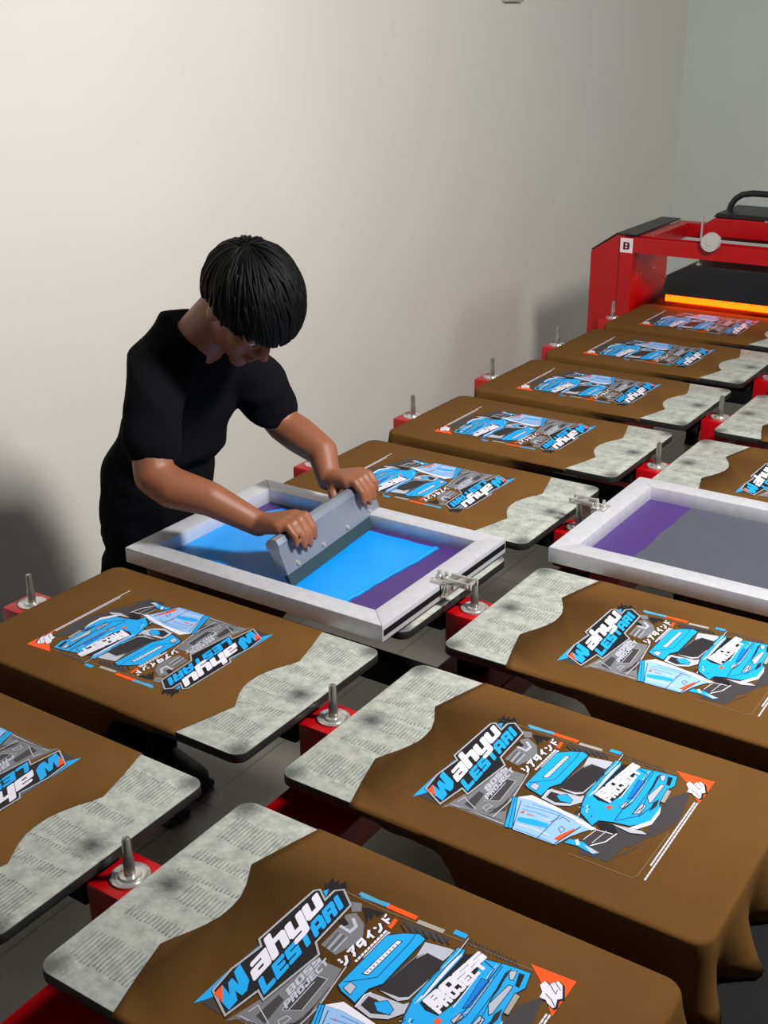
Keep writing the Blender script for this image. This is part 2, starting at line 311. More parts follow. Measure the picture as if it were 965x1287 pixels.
# outlines of the ink shapes in millimetres: across the shirt, down from its neck end
PRINT = [
('p',1,'K',0,[(102.0,-214.2),(114.4,-207.3),(111.0,-213.2),(128.4,-210.0),(118.4,-218.6),(127.9,-219.8),(119.0,-225.6),(130.0,-229.1),(119.9,-238.0),(106.9,-229.0)]),
('p',1,'D',0,[(-89.0,-452.4),(-44.0,-479.3),(-29.8,-522.5),(33.1,-517.8),(64.8,-521.2),(91.9,-539.9),(30.1,-550.2),(9.1,-550.6),(-24.6,-530.6),(-64.2,-511.3),(-120.0,-502.7),(-125.1,-461.6)]),
('p',1,'D',0,[(-45.8,-518.9),(7.2,-552.6),(-35.4,-535.0)]),
('p',1,'D',0,[(-119.6,-500.0),(-51.2,-531.3),(-89.2,-516.9)]),
('p',1,'D',0,[(-82.8,-496.4),(-6.7,-544.0),(-74.6,-515.8)]),
('p',1,'G',0,[(-139.6,-252.5),(-94.1,-264.5),(-86.7,-268.6),(-4.2,-273.0),(-1.4,-316.6),(-53.3,-327.5),(-80.9,-328.7),(-126.6,-349.4),(-127.2,-264.5)]),
('p',2,'D',0,[(-92.2,-296.7),(-27.7,-291.5),(-24.4,-312.1),(-79.8,-315.9)]),
('c',3,'S',1.0,[(-92.2,-296.7),(-27.7,-291.5),(-24.4,-312.1),(-79.8,-315.9)]),
('p',2,'D',0,[(-114.7,-276.5),(-75.2,-278.8),(-78.3,-288.9),(-118.3,-292.4)]),
('p',2,'D',0,[(-116.8,-316.0),(-84.8,-322.7),(-65.7,-323.2),(-95.9,-334.1)]),
('l',3,'S',1.6,[(-119.6,-325.6),(-66.6,-329.1),(5.0,-318.9)]),
('l',3,'S',1.4,[(-125.1,-260.5),(-123.2,-306.1),(-125.6,-347.5)]),
('l',3,'S',1.2,[(-88.3,-302.8),(-36.0,-301.7)]),
('l',3,'K',1.0,[(-114.0,-306.3),(-91.7,-326.4),(-32.7,-322.0)]),
('l',3,'S',1.4,[(-114.8,-265.5),(-101.0,-268.6),(-115.8,-296.4)]),
('l',3,'S',1.2,[(-107.2,-302.4),(-95.2,-306.6),(-96.0,-312.5),(-111.4,-310.2),(-107.2,-302.4)]),
('l',3,'K',1.0,[(-125.3,-274.5),(-118.6,-341.1)]),
('p',1,'G',0,[(17.9,-271.5),(61.2,-271.7),(77.8,-266.2),(88.1,-275.1),(76.9,-295.7),(51.5,-310.1),(13.4,-296.7)]),
('p',1,'G',0,[(101.1,-256.2),(106.6,-271.9),(93.3,-279.5),(86.8,-269.6)]),
('l',2,'D',1.6,[(16.4,-278.9),(47.2,-277.0)]),
('l',2,'S',1.6,[(16.6,-283.1),(46.8,-281.7)]),
('l',2,'D',1.6,[(16.8,-287.3),(46.4,-286.4)]),
('l',2,'S',1.6,[(17.1,-291.5),(46.0,-291.1)]),
('p',2,'K',0,[(63.6,-265.1),(72.5,-268.4),(66.2,-279.3),(57.5,-276.0)]),
('l',2,'S',4.5,[(57.7,-271.6),(55.5,-288.5),(67.6,-289.5),(77.6,-277.6)]),
('p',1,'K',0,[(100.3,-276.3),(104.0,-283.4),(108.2,-306.0),(96.9,-302.5),(99.5,-296.0),(85.7,-299.1),(94.3,-291.6),(78.3,-297.8)]),
('l',1,'T',2.2,[(113.5,-239.2),(111.7,-299.4),(118.0,-412.0),(121.9,-509.8)]),
('l',1,'T',1.8,[(-132.8,-449.8),(-133.0,-541.9),(-125.1,-547.6),(-17.0,-549.3)]),
('l',1,'T',2.0,[(-129.6,-253.5),(-129.1,-304.0),(-129.9,-351.1)]),
('l',2,'C',6.5,[(121.0,-258.1),(120.6,-297.1)]),
('l',2,'O',8,[(120.8,-302.2),(121.8,-345.5)]),
('l',2,'N',7,[(117.7,-349.4),(120.1,-386.9)]),
('l',2,'B',8,[(127.4,-397.5),(127.7,-415.2)]),
('l',2,'B',7,[(118.5,-263.0),(122.0,-302.6)]),
('p',1,'B',0,[(-140.0,-203.5),(-120.3,-216.3),(-77.9,-203.6)]),
('p',1,'B',0,[(-69.3,-204.4),(-23.2,-208.4),(-57.1,-216.9)]),
('p',1,'B',0,[(-2.2,-207.8),(34.6,-206.8),(14.2,-212.9)]),
('p',1,'D',0,[(-133.6,-210.5),(-119.1,-215.3),(-135.9,-241.0)]),
('p',3,'S',0,[(-113.0,-209.9),(-133.9,-247.0),(-83.8,-254.7),(-91.7,-268.9),(2.4,-279.8),(17.2,-264.0),(95.5,-261.8),(114.4,-236.9),(106.1,-227.9),(85.2,-228.2),(97.4,-210.8),(91.4,-205.2),(-17.0,-201.7),(-25.3,-211.8),(-74.6,-205.6)]),
('c',4,'K',4.2,[(-113.0,-209.9),(-133.9,-247.0),(-83.8,-254.7),(-91.7,-268.9),(2.4,-279.8),(17.2,-264.0),(95.5,-261.8),(114.4,-236.9),(106.1,-227.9),(85.2,-228.2),(97.4,-210.8),(91.4,-205.2),(-17.0,-201.7),(-25.3,-211.8),(-74.6,-205.6)]),
('inset',5,'K',2.0,[(-113.0,-209.9),(-133.9,-247.0),(-83.8,-254.7),(-91.7,-268.9),(2.4,-279.8),(17.2,-264.0),(95.5,-261.8),(114.4,-236.9),(106.1,-227.9),(85.2,-228.2),(97.4,-210.8),(91.4,-205.2),(-17.0,-201.7),(-25.3,-211.8),(-74.6,-205.6)]),
('p',6,'B',0,[(97.4,-215.9),(104.7,-219.9),(90.6,-225.8)]),
('l',2,'W',3.2,[(17.3,-323.7),(82.3,-325.7)]),
('l',2,'W',3.2,[(28.2,-329.2),(82.2,-330.3)]),
('l',3,'K',1.0,[(23.4,-321.6),(21.4,-325.2)]),
('l',3,'K',1.0,[(29.9,-321.7),(27.8,-325.3)]),
('l',3,'K',1.0,[(36.4,-321.8),(34.3,-325.5)]),
('l',3,'K',0.9,[(38.9,-328.9),(37.4,-332.1)]),
('l',3,'K',1.0,[(42.9,-321.9),(40.8,-325.6)]),
('l',3,'K',0.9,[(45.5,-329.1),(44.0,-332.3)]),
('l',3,'K',1.0,[(49.5,-322.1),(47.4,-325.8)]),
('l',3,'K',0.9,[(52.1,-329.2),(50.5,-332.4)]),
('l',3,'K',1.0,[(56.2,-322.2),(54.0,-325.9)]),
('l',3,'K',0.9,[(58.7,-329.4),(57.2,-332.6)]),
('l',3,'K',1.0,[(62.9,-322.3),(60.7,-326.0)]),
('l',3,'K',0.9,[(65.4,-329.5),(63.8,-332.8)]),
('l',3,'K',1.0,[(69.6,-322.5),(67.4,-326.2)]),
('l',3,'K',0.9,[(72.1,-329.7),(70.5,-332.9)]),
('l',3,'K',1.0,[(76.4,-322.6),(74.1,-326.3)]),
('l',3,'K',0.9,[(78.9,-329.8),(77.3,-333.1)]),
('p',2,'O',0,[(89.7,-322.5),(106.3,-322.2),(105.8,-327.6),(87.6,-329.0)]),
('p',4,'B',0,[(-25.8,-328.0),(75.7,-330.8),(90.0,-346.4),(99.8,-364.1),(96.1,-374.8),(82.9,-374.8),(5.3,-372.3),(-10.7,-362.6),(-37.9,-361.5),(-34.2,-348.8),(-31.6,-337.9)]),
('c',5,'K',1.1,[(-25.8,-328.0),(75.7,-330.8),(90.0,-346.4),(99.8,-364.1),(96.1,-374.8),(82.9,-374.8),(5.3,-372.3),(-10.7,-362.6),(-37.9,-361.5),(-34.2,-348.8),(-31.6,-337.9)]),
('p',6,'W',0,[(5.6,-342.1),(75.2,-346.5),(76.6,-352.8),(7.7,-349.3)]),
('c',7,'K',1.0,[(5.6,-342.1),(75.2,-346.5),(76.6,-352.8),(7.7,-349.3)]),
('l',7,'D',1.0,[(10.9,-344.1),(10.2,-347.8)]),
('l',7,'D',1.0,[(17.2,-344.5),(16.5,-348.2)]),
('l',7,'D',1.0,[(23.5,-345.0),(22.8,-348.6)]),
('l',7,'D',1.0,[(29.9,-345.4),(29.2,-349.0)]),
('l',7,'D',1.0,[(36.3,-345.8),(35.6,-349.5)]),
('l',7,'D',1.0,[(42.7,-346.2),(42.0,-349.9)]),
('l',7,'D',1.0,[(49.2,-346.7),(48.5,-350.3)]),
('l',7,'D',1.0,[(55.7,-347.1),(54.9,-350.8)]),
('l',7,'D',1.0,[(62.2,-347.5),(61.5,-351.2)]),
('l',7,'D',1.0,[(68.8,-348.0),(68.0,-351.7)]),
('l',6,'K',0.9,[(-17.0,-331.7),(1.4,-351.1),(10.7,-360.1),(80.9,-361.9),(97.1,-359.8)]),
('p',6,'S',0,[(-25.5,-336.1),(-13.0,-337.9),(-15.3,-348.1),(-30.0,-349.3)]),
('c',7,'K',0.8,[(-25.5,-336.1),(-13.0,-337.9),(-15.3,-348.1),(-30.0,-349.3)]),
('p',3,'S',0,[(-5.4,-370.8),(65.6,-380.1),(92.0,-376.6),(99.4,-408.4),(99.5,-416.5),(73.4,-411.9),(59.0,-417.0),(0.9,-410.4),(-7.5,-401.1)]),
('c',4,'K',0.8,[(-5.4,-370.8),(65.6,-380.1),(92.0,-376.6),(99.4,-408.4),(99.5,-416.5),(73.4,-411.9),(59.0,-417.0),(0.9,-410.4),(-7.5,-401.1)]),
('p',5,'V',0,[(-5.2,-371.2),(63.7,-381.0),(77.2,-388.4),(76.0,-412.0),(61.0,-416.1),(5.3,-408.3),(-1.3,-399.5)]),
('l',6,'S',1.0,[(62.4,-383.0),(76.4,-388.8)]),
('p',4,'S',0,[(-41.5,-363.3),(-20.7,-362.2),(-13.1,-366.5),(-10.5,-384.0),(-7.2,-408.9),(1.7,-415.3),(-17.3,-418.9),(-36.5,-407.1),(-46.4,-388.3)]),
('c',5,'K',0.8,[(-41.5,-363.3),(-20.7,-362.2),(-13.1,-366.5),(-10.5,-384.0),(-7.2,-408.9),(1.7,-415.3),(-17.3,-418.9),(-36.5,-407.1),(-46.4,-388.3)]),
('p',6,'V',0,[(-35.8,-368.4),(-19.6,-368.4),(-18.8,-380.0),(-29.2,-406.2),(-40.0,-385.2)]),
('p',7,'B',0,[(-24.4,-378.7),(-13.3,-390.7),(-21.0,-404.4),(-30.5,-404.2),(-33.7,-390.0)]),
('c',8,'K',0.8,[(-24.4,-378.7),(-13.3,-390.7),(-21.0,-404.4),(-30.5,-404.2),(-33.7,-390.0)]),
('l',7,'W',1.6,[(-41.9,-364.8),(-20.8,-363.6),(-13.5,-368.0)]),
('p',4,'B',0,[(2.7,-413.7),(105.7,-414.9),(107.2,-425.6),(97.3,-427.1),(105.2,-447.6),(111.6,-474.1),(113.8,-485.7),(116.6,-510.4),(91.7,-516.0),(78.1,-510.6),(39.5,-512.6),(29.3,-519.4),(-8.9,-519.1),(-32.1,-497.7),(-36.8,-476.1),(-45.1,-456.0),(-61.3,-452.8),(-41.6,-424.9),(-12.8,-416.8)]),
('c',5,'K',1.0,[(2.7,-413.7),(105.7,-414.9),(107.2,-425.6),(97.3,-427.1),(105.2,-447.6),(111.6,-474.1),(113.8,-485.7),(116.6,-510.4),(91.7,-516.0),(78.1,-510.6),(39.5,-512.6),(29.3,-519.4),(-8.9,-519.1),(-32.1,-497.7),(-36.8,-476.1),(-45.1,-456.0),(-61.3,-452.8),(-41.6,-424.9),(-12.8,-416.8)]),
('p',6,'K',0,[(4.3,-424.0),(100.8,-428.4),(109.7,-446.3),(102.4,-453.2),(36.7,-460.8),(-0.7,-452.2),(-1.8,-435.3)]),
('p',5,'W',0,[(-1.0,-419.6),(88.1,-421.2),(102.2,-426.4),(16.8,-423.8)]),
('p',6,'E',0,[(24.0,-469.7),(76.8,-465.1),(78.3,-475.4),(30.7,-476.3)]),
('c',7,'K',0.8,[(24.0,-469.7),(76.8,-465.1),(78.3,-475.4),(30.7,-476.3)]),
('l',7,'W',1.4,[(19.3,-460.1),(74.7,-459.4)]),
('l',7,'S',1.6,[(11.0,-468.6),(21.6,-477.5),(81.7,-476.7)]),
('l',7,'K',1.0,[(-2.3,-474.4),(17.8,-479.1),(108.1,-476.9)]),
('l',7,'K',1.0,[(-8.7,-490.3),(19.4,-489.1),(107.5,-488.2)]),
('p',6,'S',0,[(45.6,-491.6),(84.7,-497.2),(85.7,-502.8),(36.9,-502.6),(31.4,-500.1)]),
('c',7,'K',0.9,[(45.6,-491.6),(84.7,-497.2),(85.7,-502.8),(36.9,-502.6),(31.4,-500.1)]),
('p',6,'N',0,[(44.1,-512.1),(78.2,-509.2),(77.1,-516.9),(43.6,-518.9)]),
('c',7,'K',0.9,[(44.1,-512.1),(78.2,-509.2),(77.1,-516.9),(43.6,-518.9)]),
('p',6,'S',0,[(105.1,-486.9),(110.4,-495.2),(94.6,-498.2),(92.9,-494.0)]),
('c',7,'K',0.8,[(105.1,-486.9),(110.4,-495.2),(94.6,-498.2),(92.9,-494.0)]),
('p',6,'K',0,[(108.9,-498.5),(109.9,-505.7),(87.6,-509.6),(88.1,-504.0)]),
('p',6,'S',0,[(1.4,-467.4),(17.5,-471.2),(13.8,-476.8),(-1.2,-473.9)]),
('c',7,'K',0.9,[(1.4,-467.4),(17.5,-471.2),(13.8,-476.8),(-1.2,-473.9)]),
('p',6,'S',0,[(-4.3,-489.8),(25.9,-491.7),(23.5,-499.3),(2.0,-499.5)]),
('c',7,'K',1.0,[(-4.3,-489.8),(25.9,-491.7),(23.5,-499.3),(2.0,-499.5)]),
('l',8,'K',1.2,[(2.1,-492.4),(19.6,-497.0)]),
('p',6,'O',0,[(-10.2,-451.0),(-2.9,-453.2),(-4.5,-459.8),(-14.3,-458.2)]),
('p',6,'W',0,[(-37.8,-497.5),(-5.2,-517.6),(33.9,-517.5),(16.7,-522.3),(-12.7,-522.0),(-38.5,-505.6)]),
('p',6,'S',0,[(-42.4,-473.3),(-33.0,-516.2),(-37.1,-526.8),(-47.3,-504.1)]),
('c',7,'K',0.8,[(-42.4,-473.3),(-33.0,-516.2),(-37.1,-526.8),(-47.3,-504.1)]),
('l',7,'K',1.0,[(-31.8,-476.6),(-2.0,-500.7),(31.6,-507.9)]),
('p',3,'L',0,[(-59.4,-332.1),(-45.1,-350.3),(-49.6,-397.7),(-51.6,-429.8),(-63.5,-459.5),(-79.6,-448.1),(-99.6,-437.4),(-126.9,-428.1),(-128.7,-362.4)]),
('c',4,'K',0.8,[(-59.4,-332.1),(-45.1,-350.3),(-49.6,-397.7),(-51.6,-429.8),(-63.5,-459.5),(-79.6,-448.1),(-99.6,-437.4),(-126.9,-428.1),(-128.7,-362.4)]),
('p',5,'W',0,[(-58.7,-333.1),(-42.6,-349.0),(-49.6,-397.7),(-63.1,-460.1),(-70.7,-456.5),(-56.3,-395.8),(-54.7,-355.3)]),
('p',5,'B',0,[(-60.2,-327.1),(-58.4,-333.5),(-127.1,-361.5),(-130.1,-350.0)]),
('c',6,'K',1.1,[(-60.2,-327.1),(-58.4,-333.5),(-127.1,-361.5),(-130.1,-350.0)]),
('l',7,'K',0.8,[(-60.3,-330.6),(-128.5,-355.9)]),
('p',5,'B',0,[(-99.4,-356.0),(-92.6,-374.8),(-89.8,-399.9),(-99.6,-401.8),(-106.5,-374.2),(-107.7,-358.5)]),
('l',5,'W',1.6,[(-115.1,-363.0),(-112.0,-384.8),(-112.5,-410.8)]),
('l',5,'A',1.2,[(-71.0,-350.3),(-65.9,-379.6),(-64.3,-410.1)]),
('l',5,'A',1.2,[(-79.0,-352.4),(-76.2,-374.3),(-75.8,-392.4)]),
('l',5,'A',1.0,[(-125.2,-364.4),(-124.1,-396.2),(-124.6,-421.9)]),
('l',5,'A',1.0,[(-61.0,-358.5),(-59.1,-397.2),(-62.7,-430.0)]),
('l',5,'W',1.6,[(-84.3,-386.3),(-83.0,-398.6)]),
('l',5,'G',1.6,[(-84.7,-399.5),(-64.3,-410.1),(-69.5,-422.9)]),
('p',6,'O',0,[(-115.9,-420.1),(-103.1,-423.9),(-78.3,-435.3),(-87.8,-436.8),(-115.5,-427.4)]),
('p',6,'O',0,[(-88.7,-353.0),(-80.0,-356.4),(-88.2,-359.3)]),
('l',6,'O',1.8,[(-86.3,-363.6),(-85.3,-375.0)]),
('l',6,'O',1.4,[(-101.7,-390.4),(-104.0,-393.7)]),
('l',6,'O',1.4,[(-68.7,-355.3),(-70.3,-358.5)]),
('l',7,'D',1.1,[(-130.0,-400.5),(-62.8,-404.2)]),
('l',7,'K',1.4,[(-131.0,-425.1),(-113.6,-429.0),(-71.5,-440.4)]),
('l',6,'D',1.0,[(-62.5,-341.8),(-123.2,-360.7)]),
('l',6,'G',1.2,[(-91.8,-415.8),(-84.3,-417.3),(-88.4,-424.4),(-98.2,-422.8),(-91.8,-415.8)]),
('p',4,'B',0,[(-115.9,-435.2),(-102.9,-439.0),(-99.5,-457.3),(-110.4,-485.7),(-117.2,-480.3),(-112.5,-453.5)]),
('c',5,'K',0.8,[(-115.9,-435.2),(-102.9,-439.0),(-99.5,-457.3),(-110.4,-485.7),(-117.2,-480.3),(-112.5,-453.5)]),
('p',6,'S',0,[(-106.0,-460.4),(-106.3,-472.9),(-110.0,-486.3),(-115.9,-477.3)]),
('p',6,'W',0,[(-102.4,-446.3),(-98.3,-449.3),(-108.4,-456.6),(-110.9,-452.8)]),
('p',5,'K',0,[(-52.7,-455.8),(-41.4,-460.8),(-45.6,-480.3),(-57.8,-491.8),(-64.6,-471.2)]),
('l',7,'W',1.8,[(-102.7,-469.2),(-83.1,-483.6),(-58.2,-489.4)]),
('l',7,'W',1.6,[(-66.4,-459.1),(-62.5,-484.8)]),
('l',7,'S',1.6,[(-95.9,-455.7),(-64.4,-462.2)]),
('l',7,'S',1.4,[(-96.2,-468.9),(-60.7,-474.9)]),
('l',7,'S',1.2,[(-32.4,-418.8),(-30.2,-421.2)]),
('l',7,'K',1.2,[(-47.7,-420.1),(-40.7,-421.8)]),
('l',7,'K',1.2,[(-44.6,-424.2),(-37.3,-425.6)]),
('l',7,'K',1.2,[(-55.2,-430.2),(-47.9,-431.9)]),
('l',7,'K',1.2,[(-27.3,-431.8),(-20.9,-431.3)]),
('l',7,'K',1.2,[(-43.2,-443.4),(-38.9,-443.0)]),
('l',7,'W',1.2,[(-37.7,-433.1),(-34.9,-434.1)]),
('l',7,'K',1.2,[(-42.6,-442.7),(-40.4,-442.8)]),
('l',7,'W',1.2,[(-31.9,-431.3),(-26.8,-432.0)]),
('l',7,'K',1.2,[(-31.4,-423.6),(-25.5,-423.2)]),
('l',7,'K',1.2,[(-44.5,-420.3),(-38.8,-421.2)]),
('l',7,'W',1.2,[(-27.3,-429.0),(-21.1,-427.6)]),
('l',7,'W',1.2,[(-36.4,-431.5),(-30.6,-431.6)]),
('l',7,'K',1.2,[(-43.9,-426.5),(-42.7,-427.5)]),
('l',7,'W',1.2,[(-50.8,-427.3),(-44.5,-426.0)]),
('l',7,'K',1.2,[(-29.5,-418.9),(-21.9,-419.9)]),
('l',8,'K',1.1,[(127.1,-420.8),(95.6,-422.8),(65.3,-420.0),(15.1,-420.8)]),
('l',8,'W',0.8,[(126.0,-419.1),(96.2,-420.4),(64.0,-417.9)]),
('p',2,'O',0,[(130.3,-503.0),(134.1,-561.5),(69.9,-561.1),(111.1,-526.0)]),
('p',3,'K',0,[(104.9,-530.3),(113.9,-532.3),(110.6,-539.5),(117.1,-541.8),(121.8,-546.5),(118.5,-552.7),(100.1,-561.6),(95.3,-557.2),(84.4,-560.2),(80.7,-558.5),(84.1,-550.0),(87.9,-545.8),(87.2,-538.4),(96.4,-537.4)]),
('c',4,'K',2.4,[(104.9,-530.3),(113.9,-532.3),(110.6,-539.5),(117.1,-541.8),(121.8,-546.5),(118.5,-552.7),(100.1,-561.6),(95.3,-557.2),(84.4,-560.2),(80.7,-558.5),(84.1,-550.0),(87.9,-545.8),(87.2,-538.4),(96.4,-537.4)]),
('p',5,'W',0,[(105.4,-528.1),(114.4,-530.1),(111.1,-537.4),(117.7,-539.7),(122.4,-544.3),(119.1,-550.5),(100.6,-559.5),(95.8,-555.1),(84.9,-558.2),(81.2,-556.4),(84.6,-547.9),(88.4,-543.7),(87.7,-536.2),(96.9,-535.3)]),
('l',6,'K',1.0,[(112.1,-537.6),(102.5,-549.9),(109.3,-548.7)]),
('l',6,'K',1.0,[(96.5,-539.6),(92.2,-549.2),(85.2,-556.9)]),
('l',6,'K',0.9,[(119.7,-540.3),(110.6,-552.3)]),
('l',2,'W',2.3,[(71.6,-558.4),(-127.9,-559.2)]),
('l',2,'W',2.3,[(70.6,-554.6),(-96.0,-554.6)]),
('l',3,'T',0.8,[(72.1,-556.9),(71.1,-559.9)]),
('l',3,'T',0.8,[(71.1,-553.1),(70.1,-556.1)]),
('l',3,'T',0.8,[(63.7,-557.0),(62.7,-559.9)]),
('l',3,'T',0.8,[(62.9,-553.1),(61.9,-556.1)]),
('l',3,'T',0.8,[(55.4,-557.0),(54.4,-560.0)]),
('l',3,'T',0.8,[(54.8,-553.1),(53.8,-556.1)]),
('l',3,'T',0.8,[(47.1,-557.0),(46.2,-560.0)]),
('l',3,'T',0.8,[(46.7,-553.2),(45.7,-556.1)]),
('l',3,'T',0.8,[(38.9,-557.1),(38.0,-560.0)]),
('l',3,'T',0.8,[(38.6,-553.2),(37.7,-556.1)]),
('l',3,'T',0.8,[(30.8,-557.1),(29.8,-560.0)]),
('l',3,'T',0.8,[(30.6,-553.2),(29.7,-556.1)]),
('l',3,'T',0.8,[(22.7,-557.2),(21.8,-560.1)]),
('l',3,'T',0.8,[(22.7,-553.2),(21.8,-556.1)]),
('l',3,'T',0.8,[(14.7,-557.2),(13.8,-560.1)]),
('l',3,'T',0.8,[(14.9,-553.2),(13.9,-556.1)]),
('l',3,'T',0.8,[(6.7,-557.2),(5.8,-560.1)]),
('l',3,'T',0.8,[(7.0,-553.2),(6.1,-556.1)]),
('l',3,'T',0.8,[(-1.2,-557.3),(-2.1,-560.1)]),
('l',3,'T',0.8,[(-0.7,-553.2),(-1.6,-556.1)]),
('l',3,'T',0.8,[(-9.1,-557.3),(-9.9,-560.2)]),
('l',3,'T',0.8,[(-8.4,-553.2),(-9.3,-556.1)]),
('l',3,'T',0.8,[(-16.9,-557.3),(-17.7,-560.2)]),
('l',3,'T',0.8,[(-16.1,-553.2),(-16.9,-556.1)]),
('l',3,'T',0.8,[(-24.6,-557.4),(-25.5,-560.2)]),
('l',3,'T',0.8,[(-23.7,-553.2),(-24.5,-556.1)]),
('l',3,'T',0.8,[(-32.3,-557.4),(-33.1,-560.2)]),
('l',3,'T',0.8,[(-31.2,-553.2),(-32.1,-556.1)]),
('l',3,'T',0.8,[(-39.9,-557.4),(-40.8,-560.3)]),
('l',3,'T',0.8,[(-38.7,-553.2),(-39.5,-556.0)]),
('l',3,'T',0.8,[(-47.5,-557.5),(-48.3,-560.3)]),
('l',3,'T',0.8,[(-46.1,-553.2),(-47.0,-556.0)]),
('l',3,'T',0.8,[(-55.0,-557.5),(-55.8,-560.3)]),
('l',3,'T',0.8,[(-53.5,-553.2),(-54.3,-556.0)]),
('l',3,'T',0.8,[(-62.5,-557.5),(-63.3,-560.3)]),
('l',3,'T',0.8,[(-60.9,-553.2),(-61.7,-556.0)]),
('l',3,'T',0.8,[(-69.9,-557.6),(-70.7,-560.4)]),
('l',3,'T',0.8,[(-68.2,-553.2),(-68.9,-556.0)]),
('l',3,'T',0.8,[(-77.3,-557.6),(-78.1,-560.4)]),
('l',3,'T',0.8,[(-75.4,-553.2),(-76.2,-556.0)]),
('l',3,'T',0.8,[(-84.6,-557.6),(-85.4,-560.4)]),
('l',3,'T',0.8,[(-82.6,-553.2),(-83.4,-556.0)]),
('l',3,'T',0.8,[(-91.9,-557.7),(-92.6,-560.4)]),
('l',3,'T',0.8,[(-89.7,-553.3),(-90.5,-556.0)]),
('l',3,'T',0.8,[(-99.1,-557.7),(-99.9,-560.5)]),
('l',3,'T',0.8,[(-106.3,-557.7),(-107.0,-560.5)]),
('l',3,'T',0.8,[(-113.4,-557.8),(-114.1,-560.5)]),
('l',3,'T',0.8,[(-120.5,-557.8),(-121.2,-560.5)]),
('l',2,'D',1.4,[(126.3,-411.6),(116.0,-420.7)]),
('l',2,'D',1.4,[(126.3,-417.2),(116.4,-426.8)]),
('l',2,'D',1.4,[(126.3,-422.8),(116.0,-431.7)]),
('l',2,'D',1.4,[(126.3,-428.3),(117.6,-439.6)]),
('l',2,'D',1.4,[(126.3,-433.9),(117.2,-444.4)]),
('l',2,'D',1.4,[(126.3,-439.4),(116.1,-448.2)]),
('l',2,'D',1.4,[(126.3,-444.9),(116.5,-454.1)]),
('l',2,'D',1.4,[(126.3,-450.4),(117.1,-460.4)]),
('l',2,'D',1.4,[(126.3,-455.9),(116.3,-464.5)]),
('l',2,'D',1.4,[(126.4,-461.3),(116.8,-470.7)]),
('l',2,'D',1.4,[(126.4,-466.7),(116.5,-475.5)]),
('l',2,'D',1.4,[(126.4,-472.1),(117.4,-482.2)]),
('l',2,'D',1.4,[(126.4,-477.5),(117.6,-487.8)]),
('l',2,'D',1.4,[(126.4,-482.9),(117.2,-492.4)]),
('l',2,'K',1.6,[(100.4,-335.1),(90.8,-350.6)]),
('l',2,'K',1.6,[(102.4,-344.3),(92.8,-359.6)]),
('l',2,'K',1.6,[(104.4,-353.5),(94.9,-368.7)]),
('l',2,'K',1.6,[(106.4,-362.6),(96.9,-377.6)]),
('l',2,'K',1.6,[(108.5,-371.7),(98.9,-386.6)]),
('l',2,'K',1.6,[(110.4,-380.7),(100.9,-395.5)]),
('l',2,'K',1.6,[(112.4,-389.7),(102.9,-404.4)]),
('p',2,'D',0,[(107.3,-332.2),(111.7,-352.5),(112.5,-400.4),(102.3,-397.6),(101.1,-372.9),(94.9,-360.1)]),
('p',2,'D',0,[(107.9,-454.1),(110.3,-479.7),(113.7,-515.4),(110.4,-507.4),(105.9,-482.1)]),
('l',7,'K',1.6,[(-25.8,-328.0),(-31.6,-337.9),(-34.2,-348.8),(-37.9,-361.5),(-10.7,-362.6),(5.3,-372.3),(82.9,-374.8)]),
('l',7,'K',1.4,[(2.7,-413.7),(-12.8,-416.8),(-41.6,-424.9),(-61.3,-452.8),(-45.1,-456.0),(-36.8,-476.1)]),
('l',7,'K',1.0,[(104.5,-450.7),(98.3,-469.9),(79.0,-472.4)]),
('l',7,'K',1.2,[(111.6,-474.1),(-0.4,-473.5),(-33.2,-474.5)]),
('l',7,'K',0.9,[(109.6,-487.3),(45.6,-491.6),(-7.1,-500.2)]),
('l',7,'S',1.2,[(106.0,-469.5),(77.6,-470.2)]),
('p',6,'V',0,[(99.8,-484.4),(106.3,-486.4),(73.1,-491.1),(47.6,-490.7)]),
('p',6,'V',0,[(36.7,-504.5),(49.3,-508.7),(31.7,-511.8),(12.2,-507.9)]),
('l',7,'E',1.0,[(30.8,-470.3),(36.3,-477.2)]),
('l',7,'E',1.0,[(38.8,-470.2),(44.2,-477.1)]),
('l',7,'E',1.0,[(46.7,-470.1),(52.2,-477.0)]),
('l',7,'E',1.0,[(54.8,-469.9),(60.3,-476.9)]),
('l',7,'E',1.0,[(62.8,-469.8),(68.4,-476.8)]),
('l',7,'E',1.0,[(71.0,-469.7),(76.5,-476.7)])]
